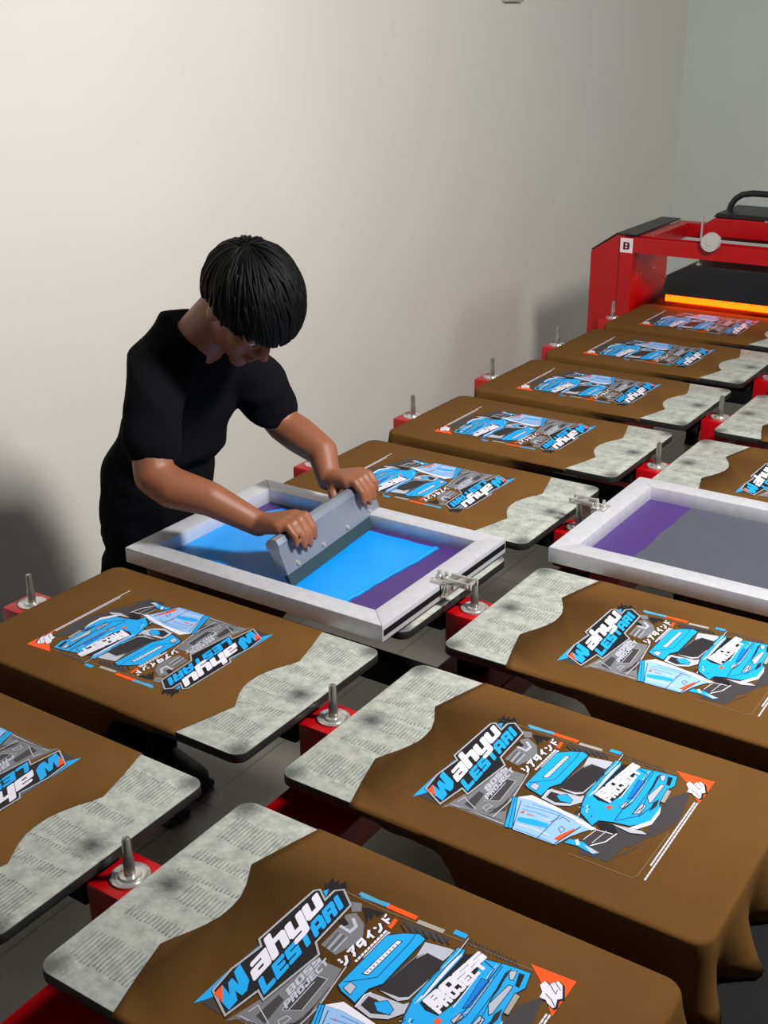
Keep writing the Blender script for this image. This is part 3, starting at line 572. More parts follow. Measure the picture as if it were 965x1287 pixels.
# ---------------------------------------------------------------- the screen print: one mesh of flat ink shapes
def make_print():
    keys = list(PC); bm = BM(); LZ = 0.00013; Z0 = 0.0019
    def face(pts, layer, col, jit=0.0):
        vs_ = [bm.verts.new((-v / 1000.0, u / 1000.0 + W_ / 2, Z0 + layer * LZ + jit)) for u, v in pts]
        try: f = bm.faces.new(vs_)
        except ValueError: return
        f.normal_update()
        if f.normal.z < 0: f.normal_flip()
        f.material_index = keys.index(col)
    cnt = [0]
    def line(pts, w, layer, col, closed=False):
        cnt[0] += 1; pts = [Vector(p) for p in pts]; n = len(pts); L_, R_ = [], []
        for i in range(n):
            a = pts[i - 1] if (i > 0 or closed) else None; b = pts[(i + 1) % n] if (i < n - 1 or closed) else None
            d1 = (pts[i] - a).normalized() if a is not None and (pts[i] - a).length > 1e-6 else None
            d2 = (b - pts[i]).normalized() if b is not None and (b - pts[i]).length > 1e-6 else None
            d1 = d1 or d2; d2 = d2 or d1
            n1 = Vector((-d1.y, d1.x)); n2 = Vector((-d2.y, d2.x)); m_ = (n1 + n2)
            m_ = n1 if m_.length < 0.3 else m_.normalized(); k = w / 2 / max(0.45, m_.dot(n1))
            L_.append(pts[i] + m_ * k); R_.append(pts[i] - m_ * k)
        rng = n if closed else n - 1
        for i in range(rng):
            j = (i + 1) % n; face([R_[i], R_[j], L_[j], L_[i]], layer, col, (cnt[0] % 5) * 0.00002)
    for it in PRINT:
        if it[0] == 'p': face(it[4], it[1], it[2])
        elif it[0] == 'l': line(it[4], it[3], it[1], it[2])
        elif it[0] == 'c': line(it[4], it[3], it[1], it[2], True)
        elif it[0] == 'inset':
            face([(u, v) for u, v in it[4]], it[1] - 1, it[2]); line(it[4], 2.6, it[1] + 1, 'S', True); line(it[4], 0.9, it[1] + 2, 'N', True)
    # block lettering on a slanted grid
    GL = {
     'a': (1.0, [(.12, .80, 1, 1), (.70, 0, 1, 1), (0, 0, .30, .60), (0, 0, .72, .20), (0, .42, .72, .60)]),
     'h': (1.0, [(0, 0, .32, 1.5), (.3, .76, .92, 1), (.68, 0, 1, .92)]),
     'y': (1.0, [(0, .12, .32, 1), (.1, 0, .75, .24), (.68, -.42, 1, 1), (.15, -.45, .9, -.2)]),
     'u': (1.0, [(0, .1, .32, 1), (.08, 0, .8, .25), (.68, 0, 1, 1)]),
     'L': (.95, [(0, 0, .32, 1), (0, 0, .95, .25)]), 'E': (.95, [(0, 0, .32, 1), (0, 0, .95, .22), (0, .39, .85, .61), (0, .78, .95, 1)]),
     'S': (.95, [(0, .78, .95, 1), (0, .4, .3, 1), (0, .39, .95, .61), (.65, 0, .95, .61), (0, 0, .95, .22)]), 'T': (.95, [(0, .77, .95, 1), (.32, 0, .64, 1)]),
     'A': (.98, [(0, 0, .3, .85), (.12, .78, .86, 1), (.68, 0, .98, .85), (0, .28, .9, .5)]), 'R': (.98, [(0, 0, .3, 1), (0, .78, .9, 1), (.66, .5, .96, .92), (0, .38, .88, .58), (.6, 0, .92, .42)]),
     'I': (.36, [(0, 0, .34, 1)]), 'B': (.98, [(0, 0, .3, 1), (0, .8, .88, 1), (.66, .5, .94, .92), (0, .4, .86, .6), (.68, .08, .98, .5), (0, 0, .9, .2)]),
     'O': (.98, [(0, .08, .3, .92), (.1, .8, .88, 1), (.68, .08, .98, .92), (.1, 0, .88, .2)]), 'P': (.95, [(0, 0, .3, 1), (0, .8, .9, 1), (.65, .45, .95, .92), (0, .35, .88, .56)]),
     'J': (.9, [(.58, .1, .88, 1), (.05, 0, .8, .22), (0, .08, .28, .4)]), 'C': (.92, [(0, .08, .3, .92), (.1, .78, .92, 1), (.1, 0, .92, .22)]),
    }
    def word(s, o, right, upv, gap, layer, col, grow=0.0):
        tot = sum(GL[c][0] for c in s) + gap * (len(s) - 1); x = 0.0
        o, right, upv = Vector(o), Vector(right), Vector(upv)
        for c in s:
            w, rects = GL[c]
            for q, (a0, b0, a1, b1) in enumerate(rects):
                a0 -= grow; a1 += grow; b0 -= grow; b1 += grow
                ch = min(.07, (a1 - a0) / 4, (b1 - b0) / 4)
                pl = [(a0 + ch, b0), (a1 - ch, b0), (a1, b0 + ch), (a1, b1 - ch), (a1 - ch, b1), (a0 + ch, b1), (a0, b1 - ch), (a0, b0 + ch)]
                face([o + right * ((x + a) / tot) + upv * b for a, b in pl], layer, col, q * 0.00001)
            x += w + gap
    word('ahyu', (-74, -241), (149, 8.5), (14.5, 21), .12, 9, 'W', .045)
    word('LESTARI', (-85, -264.5), (173, 9), (13.5, 19.5), .14, 9, 'B', .035)
    # the big W with its orange flash
    o, r, u = Vector((-132, -246)), Vector((52, 2.5)), Vector((16, 31.5))
    pl = lambda q: [o + r * a + u * b for a, b in q]
    face(pl([(.0, 1), (.30, 1), (.34, .45), (.46, .88), (.62, .90), (.68, .45), (.74, 1.04), (1.0, 1.10), (.98, .25), (.78, 0), (.60, .02), (.52, .38), (.44, .02), (.12, 0)]), 9, 'B')
    face(pl([(.0, 1), (.30, 1), (.08, .42)]), 10, 'O')
    # katakana by strokes, white with a dark drop
    kana = [[[(0, .95), (.28, .78)], [(0, .6), (.26, .45)], [(.05, .02), (.55, .15), (.95, .7)]],
            [[(.05, .9), (.95, .9), (.6, .55)], [(.5, .7), (.45, .3), (.15, 0)]],
            [[(.1, .85), (.9, .85), (.85, .35), (.5, 0)], [(.1, .85), (.1, .4), (.5, .42), (.85, .5)]],
            [[(.9, 1), (.1, .45)], [(.55, .7), (.55, 0)]],
            [[(.05, .85), (.35, .65)], [(.05, .05), (.6, .2), (.95, .75)]],
            [[(.3, 1), (.3, 0)], [(.3, .6), (.8, .35)], [(.65, 1), (.75, .8)], [(.85, 1.05), (.95, .85)]]]
    for i, g in enumerate(kana):
        for dx, dy, w, lay, col in ((1.0, -1.0, 4.6, 3, 'K'), (0, 0, 3.6, 5, 'W')):
            for s in g: line([(4 + i * 17.2 + 13.5 * a + 3.0 * b + dx, -317 - i * 1.0 + 13.0 * b + dy) for a, b in s], w, lay, col)
    # two stacked words across the bonnet, and their grey ghost on the truck behind
    word('BOSS', (6, -438.5), (103, -15), (3.5, 13), .10, 8, 'W', .06); word('PROJECT', (2, -452), (95, -9), (3, 12.5), .10, 8, 'W', .05)
    word('BOSS', (-70, -290), (66, 2), (5, 9), .12, 4, 'S', .02); word('PROJECT', (-88, -300), (86, 2), (5, 8.5), .12, 4, 'S', .02)
    me_o = obj('printed_graphic', bm, [PM[k] for k in keys], None)
    return me_o
# ---------------------------------------------------------------- pallets, shirts and prints set out along both rows
PLW = {('L', 0): 'cut by the left edge of the photo', ('L', 1): 'just in front of the screen being printed', ('L', 2): 'under the screen being printed',
 ('L', 3): 'just behind the screen being printed', ('L', 4): 'second behind the screen being printed', ('L', 5): 'third behind the screen being printed', ('L', 6): 'fourth behind the screen being printed',
 ('L', 7): 'just in front of the glowing dryer', ('L', 8): 'beneath the glowing dryer', ('R', 0): 'nearest of the right row', ('R', 1): 'second nearest of the right row',
 ('R', 2): 'just in front of the violet and grey screen', ('R', 3): 'under the violet and grey screen', ('R', 4): 'just behind the violet and grey screen',
 ('R', 5): 'second behind the violet and grey screen', ('R', 6): 'farthest of the right row, at the right edge'}
SEQ = [('R', 0), ('R', 1), ('R', 2), ('R', 3), ('R', 4), ('R', 5), ('R', 6), ('L', 0), ('L', 1), ('L', 2), ('L', 3), ('L', 4), ('L', 5), ('L', 6), ('L', 7), ('L', 8)]
pal0 = make_pallet(); shirt0 = make_shirt(3); plain0 = make_shirt(5)
pr = make_print(); pr.parent = shirt0
first = {'p': pal0, 's': shirt0, 'q': plain0}; used = set()
def put(kind, row, k, label, cat, group):
    src = first[kind]; loc, rz = place(row, k)
    if kind in used: o = dup(src, loc, rz, label, group)
    else: used.add(kind); o = src; o.location = loc; o.rotation_euler = (0, 0, rz); o['label'] = label; o['group'] = group
    o['category'] = cat; return o
for row, k in SEQ:
    put('p', row, k, 'grey print pallet ' + PLW[(row, k)], 'pallet', 'print pallets in two rows')
    if (row, k) in (('L', 2), ('R', 3)): put('q', row, k, 'brown shirt panel ' + PLW[(row, k)], 'shirt panel', 'brown shirt panels on the pallets')
    else: put('s', row, k, 'brown shirt panel with truck print ' + PLW[(row, k)], 'shirt panel', 'brown shirt panels on the pallets')

# ---------------------------------------------------------------- red registration blocks with a steel pin
def make_block():
    t = thing('registration_block', '', 'block', (0, 0, 0))
    bm = BM(); box(bm, -0.042, 0.042, -0.043, 0.043, 0.735, 0.822, 0.004); obj('block', bm, M['red'], t, smooth=True, auto=0.6)
    bm = BM(); box(bm, -0.022, 0.022, -0.03, 0.03, 0.685, 0.735, 0.002); obj('post', bm, M['steel_dark'], t)
    bm = BM(); lathe(bm, [(0.028, 0.822), (0.028, 0.8255), (0.025, 0.8265), (0.021, 0.8245), (0.017, 0.8242), (0.015, 0.828), (0.011, 0.8285)]); obj('washer', bm, M['chrome'], t, smooth=True, auto=0.5)
    bm = BM(); lathe(bm, [(0.0080, 0.8285), (0.0080, 0.852), (0.0066, 0.855), (0.0066, 0.881), (0.0054, 0.887), (0.002, 0.889)], seg=18); obj('pin', bm, M['pin'], t, smooth=True, auto=0.6)
    return t
blk0 = make_block()
BL = {('c', 0): 'between the nearest left and right pallets', ('c', 1): 'beside the pallet in front of the screen being printed', ('c', 2): 'at the chrome clamp of the screen being printed',
 ('c', 3): 'at the chrome clamp of the violet and grey screen', ('c', 4): 'just behind the violet and grey screen', ('c', 5): 'second behind the violet and grey screen', ('c', 6): 'at the right edge of the photo, farthest in the gap',
 ('o', 1): 'at the left edge of the photo by the wall', ('o', 3): "by the wall next to the person's left sleeve", ('o', 4): 'by the wall, second behind the person',
 ('o', 5): 'by the wall, third behind the person', ('o', 6): 'by the wall in the shadow beside the dryer', ('o', 7): 'by the wall right at the red dryer panel'}
for i, ((side, k), w) in enumerate(BL.items()):
    lab = 'red block with steel pin ' + w; x = 0.031 if side == 'c' else -0.728; loc = (x, k * P + 0.2 + (0.005 if side == 'c' else 0.02), 0)
    o = blk0 if i == 0 else dup(blk0, loc, 0, lab)
    o.location = loc; o['label'] = lab; o['category'] = 'block'; o['group'] = 'red registration blocks'

# ---------------------------------------------------------------- screens
def make_screen(name, label, x0, x1, y0, y1, ink, clamp_left):
    cx, cy = (x0 + x1) / 2, (y0 + y1) / 2; zb, zt, fw = 0.8605, 0.895, 0.047
    t = thing(name, label, 'printing screen', (cx, cy, zb)); X0, X1, Y0, Y1 = x0 - cx, x1 - cx, y0 - cy, y1 - cy; h = zt - zb
    bm = BM()
    def bar(pts):
        prism(bm, pts, 0.0, h, bev=0.002)
    bar([(X0, Y0), (X1, Y0), (X1 - fw, Y0 + fw), (X0 + fw, Y0 + fw)]); bar([(X1, Y0), (X1, Y1), (X1 - fw, Y1 - fw), (X1 - fw, Y0 + fw)])
    bar([(X1, Y1), (X0, Y1), (X0 + fw, Y1 - fw), (X1 - fw, Y1 - fw)]); bar([(X0, Y1), (X0, Y0), (X0 + fw, Y0 + fw), (X0 + fw, Y1 - fw)])
    fr = obj('frame', bm, M['alu'], t, smooth=True, auto=0.5)
    for xx in (X0 - 0.0012, X1 + 0.0002):
        bm = BM(); box(bm, xx, xx + 0.001, Y0 + 0.004, Y1 - 0.004, 0.012, 0.024); obj('side_groove', bm, M['steel_dark'], fr)
    bm = BM(); box(bm, X0 + fw * .7, X1 - fw * .7, Y0 + fw * .7, Y1 - fw * .7, 0.0004, 0.0022); obj('mesh', bm, M['emulsion'], t)
    ink(t, cx, cy, 0.0022)
    # chrome clamp reaching from the frame end over the pin
    s = -1 if clamp_left else 1; xe = X0 if clamp_left else X1; yc = clamp_left if clamp_left else 0
    return t, xe, s, h
def clamp(t, xe, s, h, y, flat=False):
    bm = BM()
    def b(x0, x1, *r, **k): box(bm, min(xe + s * x0, xe + s * x1), max(xe + s * x0, xe + s * x1), *r, **k)
    b(-0.022, 0.012, y - 0.018, y + 0.018, h, h + 0.005, bev=0.001); b(0.002, 0.010, y - 0.018, y + 0.018, h - 0.026, h + 0.004, bev=0.001)
    for yy in (-0.015, 0.010): b(0.008, 0.066, y + yy, y + yy + 0.006, h + 0.003, h + 0.015, bev=0.001)
    b(0.030, 0.040, y - 0.014, y + 0.014, h + 0.003, h + 0.012, bev=0.001)
    c = obj('clamp', bm, M['chrome'], t, smooth=True, auto=0.5)
    for x in (-0.012, 0.004):
        bm = BM(); lathe(bm, [(0.0065, 0), (0.0065, 0.006), (0.004, 0.008), (0.0035, 0.016), (0.002, 0.017)], (xe + s * x, y, h + 0.005), 12); obj('bolt', bm, M['chrome'], c, smooth=True, auto=0.5)
    bm = BM(); cyl(bm, (xe + s * 0.058, y - 0.02, h + 0.009), (xe + s * 0.058, y + 0.02, h + 0.009), 0.004, seg=10)
    obj('bolt', bm, M['chrome'], c, smooth=True, auto=0.5)
def blob(bm, pts, z0, z1): prism(bm, pts, z0, z1)
def wavy(pts, amp, seed, n=10):
    rnd = random.Random(seed); out = []
    for i, p in enumerate(pts):
        q = pts[(i + 1) % len(pts)]
        for j in range(n):
            f_ = j / n; out.append((p[0] + (q[0] - p[0]) * f_ + rnd.uniform(-amp, amp), p[1] + (q[1] - p[1]) * f_ + rnd.uniform(-amp, amp)))
    return out
def blue(t, cx, cy, z):
    bm = BM(); blob(bm, wavy([(-0.605 - cx, 0.955 - cy), (-0.155 - cx, 0.940 - cy), (-0.135 - cx, 1.285 - cy), (-0.55 - cx, 1.285 - cy), (-0.60 - cx, 1.20 - cy)], 0.003, 1), z, z + 0.0007)
    obj('blue_ink', bm, M['ink_blue'], t)
    bm = BM(); rnd = random.Random(2); ridge = [(-0.158 - cx + 0.022 * (i / 20) + rnd.uniform(-.002, .002), 0.945 - cy + 0.338 * i / 20, z + 0.001) for i in range(21)]
    tube(bm, ridge, [0.003 + 0.0025 * rnd.random() for _ in ridge], 8); obj('ink_ridge', bm, M['ink_blue'], t, smooth=True)
def grey(t, cx, cy, z):
    bm = BM(); blob(bm, wavy([(0.232 - cx, 1.412 - cy), (0.70 - cx, 1.412 - cy), (0.70 - cx, 1.795 - cy), (0.236 - cx, 1.795 - cy)], 0.003, 7), z, z + 0.0005)
    obj('grey_ink', bm, M['ink_grey'], t)
t1, xe, s, h = make_screen('printing_screen', 'aluminium framed screen flooded with blue ink under the squeegee', -0.648, -0.006, 0.883, 1.347, blue, 0)
clamp(t1, xe, 1, h, 1.10 - 1.115)
t2, xe, s, h = make_screen('printing_screen', 'aluminium framed screen of violet and grey at the right edge', 0.090, 0.735, 1.355, 1.832, grey, 1)
clamp(t2, xe, -1, h, 1.60 - 1.5935)
for t in (t1, t2): t['group'] = 'printing screens'

# ---------------------------------------------------------------- squeegee
SQ = Matrix.Translation((-0.300, 1.155, 0.8642)) @ Matrix.Rotation(radians(5.8), 4, 'Z') @ Matrix.Rotation(radians(-24), 4, 'Y')
sq = thing('squeegee', "grey metal squeegee drawn through blue ink by the person's two hands", 'squeegee'); sq.matrix_world = SQ
bm = BM(); prism(bm, [(-0.0045, 0.0), (0.0045, 0.0), (0.0045, 0.04), (-0.0045, 0.04)], -0.188, 0.188, 'y', bev=0.0008); obj('blade', bm, M['rubber'], sq)
bm = BM(); prism(bm, [(-0.008, 0.026), (0.008, 0.026), (0.010, 0.045), (0.011, 0.075), (0.016, 0.088), (0.014, 0.100), (0.006, 0.105), (-0.006, 0.105), (-0.014, 0.100), (-0.016, 0.088), (-0.011, 0.075), (-0.010, 0.045)], -0.192, 0.192, 'y', bev=0.001)
hd = obj('handle', bm, M['grip'], sq, smooth=True, auto=0.4)
for yy in (-0.15, -0.05, 0.05, 0.15):
    bm = BM(); cyl(bm, (0.008, yy, 0.036), (0.0125, yy, 0.036), 0.005, seg=12); obj('bolt', bm, M['chrome'], hd)

# ---------------------------------------------------------------- flash dryer
YD = 3.70
dr = thing('flash_dryer', 'red gantry flash dryer with black hood glowing orange at far end', 'dryer', (-0.84, YD, 0))
X0 = 0.84   # dryer-local x = world x + 0.84
def dpart(name, bm, m, parent=dr, **k):
    bmesh.ops.translate(bm, verts=bm.verts, vec=(X0, -YD, 0)); return obj(name, bm, m, parent, **k)
bm = BM(); prism(bm, [(-0.905, 0.0), (-0.765, 0.0), (-0.765, 1.107), (-0.80, 1.107), (-0.905, 1.037)], YD, YD + 0.47, 'y', bev=0.004); side = dpart('side_panel', bm, M['red'])
for z in (0.93, 1.02):
    for y in (0.18, 0.32):
        bm = BM(); cyl(bm, (-0.765, YD + y, z), (-0.762, YD + y, z), 0.004, seg=8); dpart('bolt', bm, M['chrome'], side)
bm = BM(); prism(bm, [(-0.802, 1.108), (-0.905, 1.039), (-0.905, 1.045), (-0.803, 1.114), (-0.722, 1.114), (-0.722, 1.108)], YD + 0.006, YD + 0.47, 'y', bev=0.001); dpart('top_cover', bm, M['black_paint'])
bm = BM(); box(bm, -0.779, -0.722, YD - 0.012, YD + 0.03, 0.74, 1.104, 0.003); post = dpart('post', bm, M['red'])
bm = BM(); box(bm, -0.777, -0.726, YD - 0.0135, YD - 0.012, 1.046, 1.101); st = dpart('sticker', bm, M['white_label'], post)
bm = BM()
for a0, b0, a1, b1 in ((0, 0, .3, 1), (0, .82, .85, 1), (0, .42, .85, .58), (0, 0, .85, .18), (.65, .5, 1, .9), (.65, .1, 1, .5)):
    box(bm, -0.764 + 0.025 * a0, -0.764 + 0.025 * a1, YD - 0.0142, YD - 0.0136, 1.058 + 0.028 * b0, 1.058 + 0.028 * b1)
dpart('letter', bm, M['ink_maroon'], st)
bm = BM(); box(bm, -0.722, 0.02, YD - 0.012, YD - 0.006, 1.048, 1.104); box(bm, -0.722, 0.02, YD - 0.006, YD + 0.05, 1.048, 1.054); box(bm, -0.722, 0.02, YD + 0.044, YD + 0.05, 1.054, 1.104); dpart('front_beam', bm, M['red'])
bm = BM(); box(bm, -0.722, 0.02, YD + 0.42, YD + 0.47, 1.048, 1.106, 0.002); dpart('rear_beam', bm, M['red'])
bm = BM(); box(bm, -0.722, -0.672, YD + 0.05, YD + 0.42, 1.048, 1.106, 0.002); dpart('side_beam', bm, M['red'])
bm = BM(); box(bm, 0.02, 0.057, YD - 0.012, YD + 0.47, 0.685, 1.108, 0.003); dpart('inner_panel', bm, M['red'])
bm = BM(); prism(bm, [(-0.605, 0.898), (-0.03, 0.898), (-0.03, 0.972), (-0.10, 1.020), (-0.50, 1.020), (-0.590, 0.972)], YD + 0.005, YD + 0.44, 'y', bev=0.004); hood = dpart('heater_hood', bm, M['black_paint'])
bm = BM(); box(bm, -0.590, -0.045, YD + 0.012, YD + 0.40, 0.872, 0.8975, 0.003); dpart('heating_element', bm, M['glow'], hood)
for x in (-0.471, -0.20):
    bm = BM(); cyl(bm, (x, YD + 0.02, 0.985), (x, YD + 0.02, 1.20), 0.0042, seg=10); lathe(bm, [(0.010, 1.0205), (0.010, 1.028), (0.005, 1.030)], (x, YD + 0.02, 0), 6); dpart('threaded_rod', bm, M['chrome'])
bm = BM(); cyl(bm, (-0.416, YD - 0.045, 1.118), (-0.416, YD - 0.020, 1.118), 0.033, 0.035, 28); cyl(bm, (-0.416, YD - 0.020, 1.118), (-0.416, YD + 0.06, 1.118), 0.008, seg=12); cyl(bm, (-0.416, YD - 0.048, 1.118), (-0.416, YD - 0.045, 1.118), 0.012, seg=12); dpart('knob', bm, M['knob'], smooth=True, auto=0.5)
# upper carriage box with black lid and grab handle
YC = YD + 0.20
bm = BM(); prism(bm, [(-0.54, 1.098), (-0.02, 1.098), (-0.02, 1.168), (-0.49, 1.168), (-0.54, 1.135)], YC, YC + 0.27, 'y', bev=0.004); car = dpart('carriage', bm, M['red'])
bm = BM(); prism(bm, [(-0.50, 1.169), (-0.03, 1.169), (-0.03, 1.186), (-0.485, 1.186)], YC + 0.012, YC + 0.26, 'y', bev=0.003); dpart('carriage_lid', bm, M['black_paint'], car)
bm = BM(); dd = [(-0.475, 1.186), (-0.470, 1.205), (-0.455, 1.228), (-0.43, 1.245), (-0.39, 1.252), (-0.14, 1.252), (-0.10, 1.245), (-0.075, 1.228), (-0.06, 1.205), (-0.055, 1.186)]
tube(bm, [(x, YC + 0.13, z) for x, z in dd], 0.012, 12); dpart('grab_handle', bm, M['black_paint'], car, smooth=True, auto=0.8)
for x in (-0.49, -0.29, -0.12):
    bm = BM(); lathe(bm, [(0.006, 0), (0.006, 0.004), (0.003, 0.005)], (x, YC + 0.004, 1.168), 8); dpart('bolt', bm, M['chrome'], car)
# ---------------------------------------------------------------- person: pieces joined into one surface
def ball(bm, c, r, mtx=None, seg=20):
    r = r if isinstance(r, (tuple, list)) else (r, r, r)
    m = Matrix.Translation(c) @ Matrix.Diagonal((r[0], r[1], r[2], 1))
    bmesh.ops.create_uvsphere(bm, u_segments=seg, v_segments=seg // 2 + 2, radius=1, matrix=(mtx @ m) if mtx is not None else m)
def hull(bm, *cr):
    tmp = BM()
    for c in cr: bmesh.ops.create_uvsphere(tmp, u_segments=14, v_segments=9, radius=c[3], matrix=Matrix.Translation(c[:3]))
    r = bmesh.ops.convex_hull(tmp, input=tmp.verts)
    bmesh.ops.delete(tmp, geom=[g for g in r['geom_interior'] if isinstance(g, bmesh.types.BMVert)], context='VERTS')
    loose = [v for v in tmp.verts if not v.link_faces]; bmesh.ops.delete(tmp, geom=loose, context='VERTS')
    me = bpy.data.meshes.new('tmp'); tmp.to_mesh(me); tmp.free(); bm.from_mesh(me); bpy.data.meshes.remove(me)
def limb(bm, *cr):
    for a, b in zip(cr, cr[1:]): hull(bm, a, b)
def fuse(name, bm, voxel, smooth, material, parent, wrinkle=None):
    me = bpy.data.meshes.new('tmp'); bm.to_mesh(me); bm.free(); o = bpy.data.objects.new('tmp', me); COL.objects.link(o)
    md = o.modifiers.new('r', 'REMESH'); md.mode = 'VOXEL'; md.voxel_size = voxel
    m2 = o.modifiers.new('s', 'SMOOTH'); m2.iterations = smooth; m2.factor = 0.5
    dg = bpy.context.evaluated_depsgraph_get(); res = bpy.data.meshes.new_from_object(o.evaluated_get(dg))
    bpy.data.objects.remove(o); bpy.data.meshes.remove(me)
    if wrinkle:
        res.calc_loop_triangles(); nrm = [v.normal.copy() for v in res.vertices]
        for v, n in zip(res.vertices, nrm): v.co += n * wrinkle(v.co)
    res.materials.clear(); res.materials.append(material); res.name = name
    for p in res.polygons: p.use_smooth = True; p.material_index = 0
    q = bpy.data.objects.new(name, res); COL.objects.link(q); q.parent = parent; return q
man = thing('person', 'person in a black t-shirt bending over the screen, both hands pulling a squeegee', 'person')
HM = Matrix.Translation((-0.490, 1.125, 1.372)) @ Matrix.Rotation(radians(-8), 4, 'Z') @ Matrix.Rotation(radians(50), 4, 'Y')
def H(*p): return tuple(HM @ Vector(p))
def S(*p): return tuple(SQ @ Vector(p))
b = BM()
# head and neck
ball(b, (-.014, 0, .03), (.090, .073, .082), HM); ball(b, (.018, 0, -.02), (.066, .061, .085), HM); ball(b, (.028, 0, -.066), (.050, .049, .040), HM); ball(b, (.064, 0, -.098), (.020, .022, .017), HM)
hull(b, H(.084, 0, .012) + (.007,), H(.103, 0, -.030) + (.011,)); ball(b, (.092, .011, -.034), .009, HM); ball(b, (.092, -.011, -.034), .009, HM)
ball(b, (.072, 0, .022), (.014, .050, .010), HM); ball(b, (.080, 0, -.058), (.012, .024, .0065), HM); ball(b, (.078, 0, -.068), (.011, .021, .0065), HM)
for q in (-1, 1):
    ball(b, (.052, q * .040, -.026), (.026, .020, .022), HM); ball(b, (-.008, q * .073, -.008), (.019, .010, .032), HM); ball(b, (.072, q * .032, .001), (.012, .018, .010), HM)
hull(b, H(-.030, 0, -.045) + (.053,), (-.630, 1.138, 1.285, .058)); hull(b, (-.640, 1.138, 1.275, .052), (-.68, 1.08, 1.225, .035), (-.67, 1.19, 1.22, .035))
# torso
hull(b, (-.83, 1.14, .92, .055), (-.85, 1.21, .92, .068), (-.770, 1.15, 1.07, .05), (-.775, 1.20, 1.07, .05))
hull(b, (-.770, 1.15, 1.07, .05), (-.775, 1.20, 1.07, .05), (-.70, 1.09, 1.205, .045), (-.69, 1.20, 1.20, .045), (-.67, 1.14, 1.24, .04))
# legs
for y, dx in ((1.108, 0.0), (1.235, -0.03)):
    limb(b, (-.845, y + (.015 if y < 1.15 else -.01), .88, .052), (-.905 + dx, y, .50, .054), (-.925 + dx, y, .47, .052), (-.955 + dx, y, .30, .050), (-.97 + dx, y, .09, .038)); hull(b, (-.975 + dx, y, .05, .036), (-.83 + dx, y, .032, .026), (-.985 + dx, y, .035, .03))
# arms
RW, LWr = S(-.068, -.122, .128), S(-.062, .150, .130)
limb(b, (-.675, 1.05, 1.225, .042), (-.640, .975, 1.150, .045), (-.604, .940, 1.045, .042), (-.565, .948, 1.024, .043), (-.49, .978, 1.005, .036), RW + (.026,))
limb(b, (-.665, 1.245, 1.215, .042), (-.615, 1.298, 1.13, .043), (-.575, 1.330, 1.050, .041), (-.53, 1.332, 1.03, .042), (-.465, 1.328, 1.005, .035), LWr + (.026,))
# hands gripping the squeegee
def hand(wrist, yc, sgn, Wp):
    pal = [(-.040, yc - .020, .122), (-.040, yc + .020, .122), (.004, yc - .034, .117), (.004, yc + .032, .117)]
    hull(b, Wp + (.022,), *(S(*p) + (.0145,) for p in pal))
    for i, (o_, ln) in enumerate(((.033, .94), (.011, 1.08), (-.011, 1.0), (-.033, .80))):
        y = yc + sgn * o_; r = .0094 if i < 3 else .0082
        limb(b, S(-.004, y, .118) + (.011,), S(.018 + .008 * ln, y + sgn * .001, .1135) + (r,), S(.029 + .003 * ln, y + sgn * .001, .113 - .030 * ln) + (r * .95,), S(.026, y, .113 - .052 * ln) + (r * .82,))
    limb(b, S(-.040, yc + sgn * .018, .118) + (.0145,), S(-.034, yc + sgn * .044, .103) + (.0115,), S(-.026, yc + sgn * .055, .080) + (.0098,), S(-.021, yc + sgn * .058, .060) + (.008,))
hand('r', -.122, 1, RW); hand('l', .150, -1, LWr)
body = fuse('body', b, 0.0046, 5, M['skin'], man)
# eyes, brows
for q in (-1, 1):
    e = BM(); ball(e, (.0755, q * .031, -.001), (.0095, .0125, .0075), HM, 16); eo = obj('eye', e, M['eye'], man, smooth=True)
    e = BM(); ball(e, (.0835, q * .031, -.003), (.003, .005, .005), HM, 12); obj('iris', e, M['iris'], eo, smooth=True)
    e = BM(); limb(e, H(.082, q * .014, .018) + (.003,), H(.080, q * .032, .022) + (.0035,), H(.068, q * .048, .017) + (.002,)); obj('eyebrow', e, M['hair'], man, smooth=True)
e = BM(); ball(e, (.0835, 0, -.0585), (.0105, .021, .0045), HM, 16); ball(e, (.0815, 0, -.067), (.0105, .018, .005), HM, 16); obj('lips', e, M['lip'], man, smooth=True)
# hair: a cap that closes in on the skull at the face and nape, plus hanging locks
hb = BM(); bmesh.ops.create_uvsphere(hb, u_segments=80, v_segments=52, radius=1)
def hairline(az):
    c_ = cos(az); return (-0.14 + 0.12 * max(0, min(1, (c_ - 0.35) / 0.4))) if c_ > -0.15 else -0.14 - 0.46 * min(1, (-c_ - 0.15) / 0.5)
for v in hb.verts:
    d = v.co.normalized(); az = math.atan2(d.y, d.x); lo = hairline(az)
    k = max(0, min(1, (d.z - lo + 0.16) / 0.16)); k = k * k * (3 - 2 * k)
    st = 1 + 0.03 * noise.noise((az * 9, d.z * 1.6, 1.3)) + 0.035 * noise.noise(d * 3.1)
    sc = (0.66 + 0.34 * k) * st
    v.co = HM @ Vector((-.006 + d.x * .113 * sc, d.y * .095 * sc, .034 + d.z * .100 * sc))
rnd = random.Random(21); POLE = Matrix.Rotation(radians(-38), 3, 'Y') @ Matrix.Rotation(radians(14), 3, 'X')
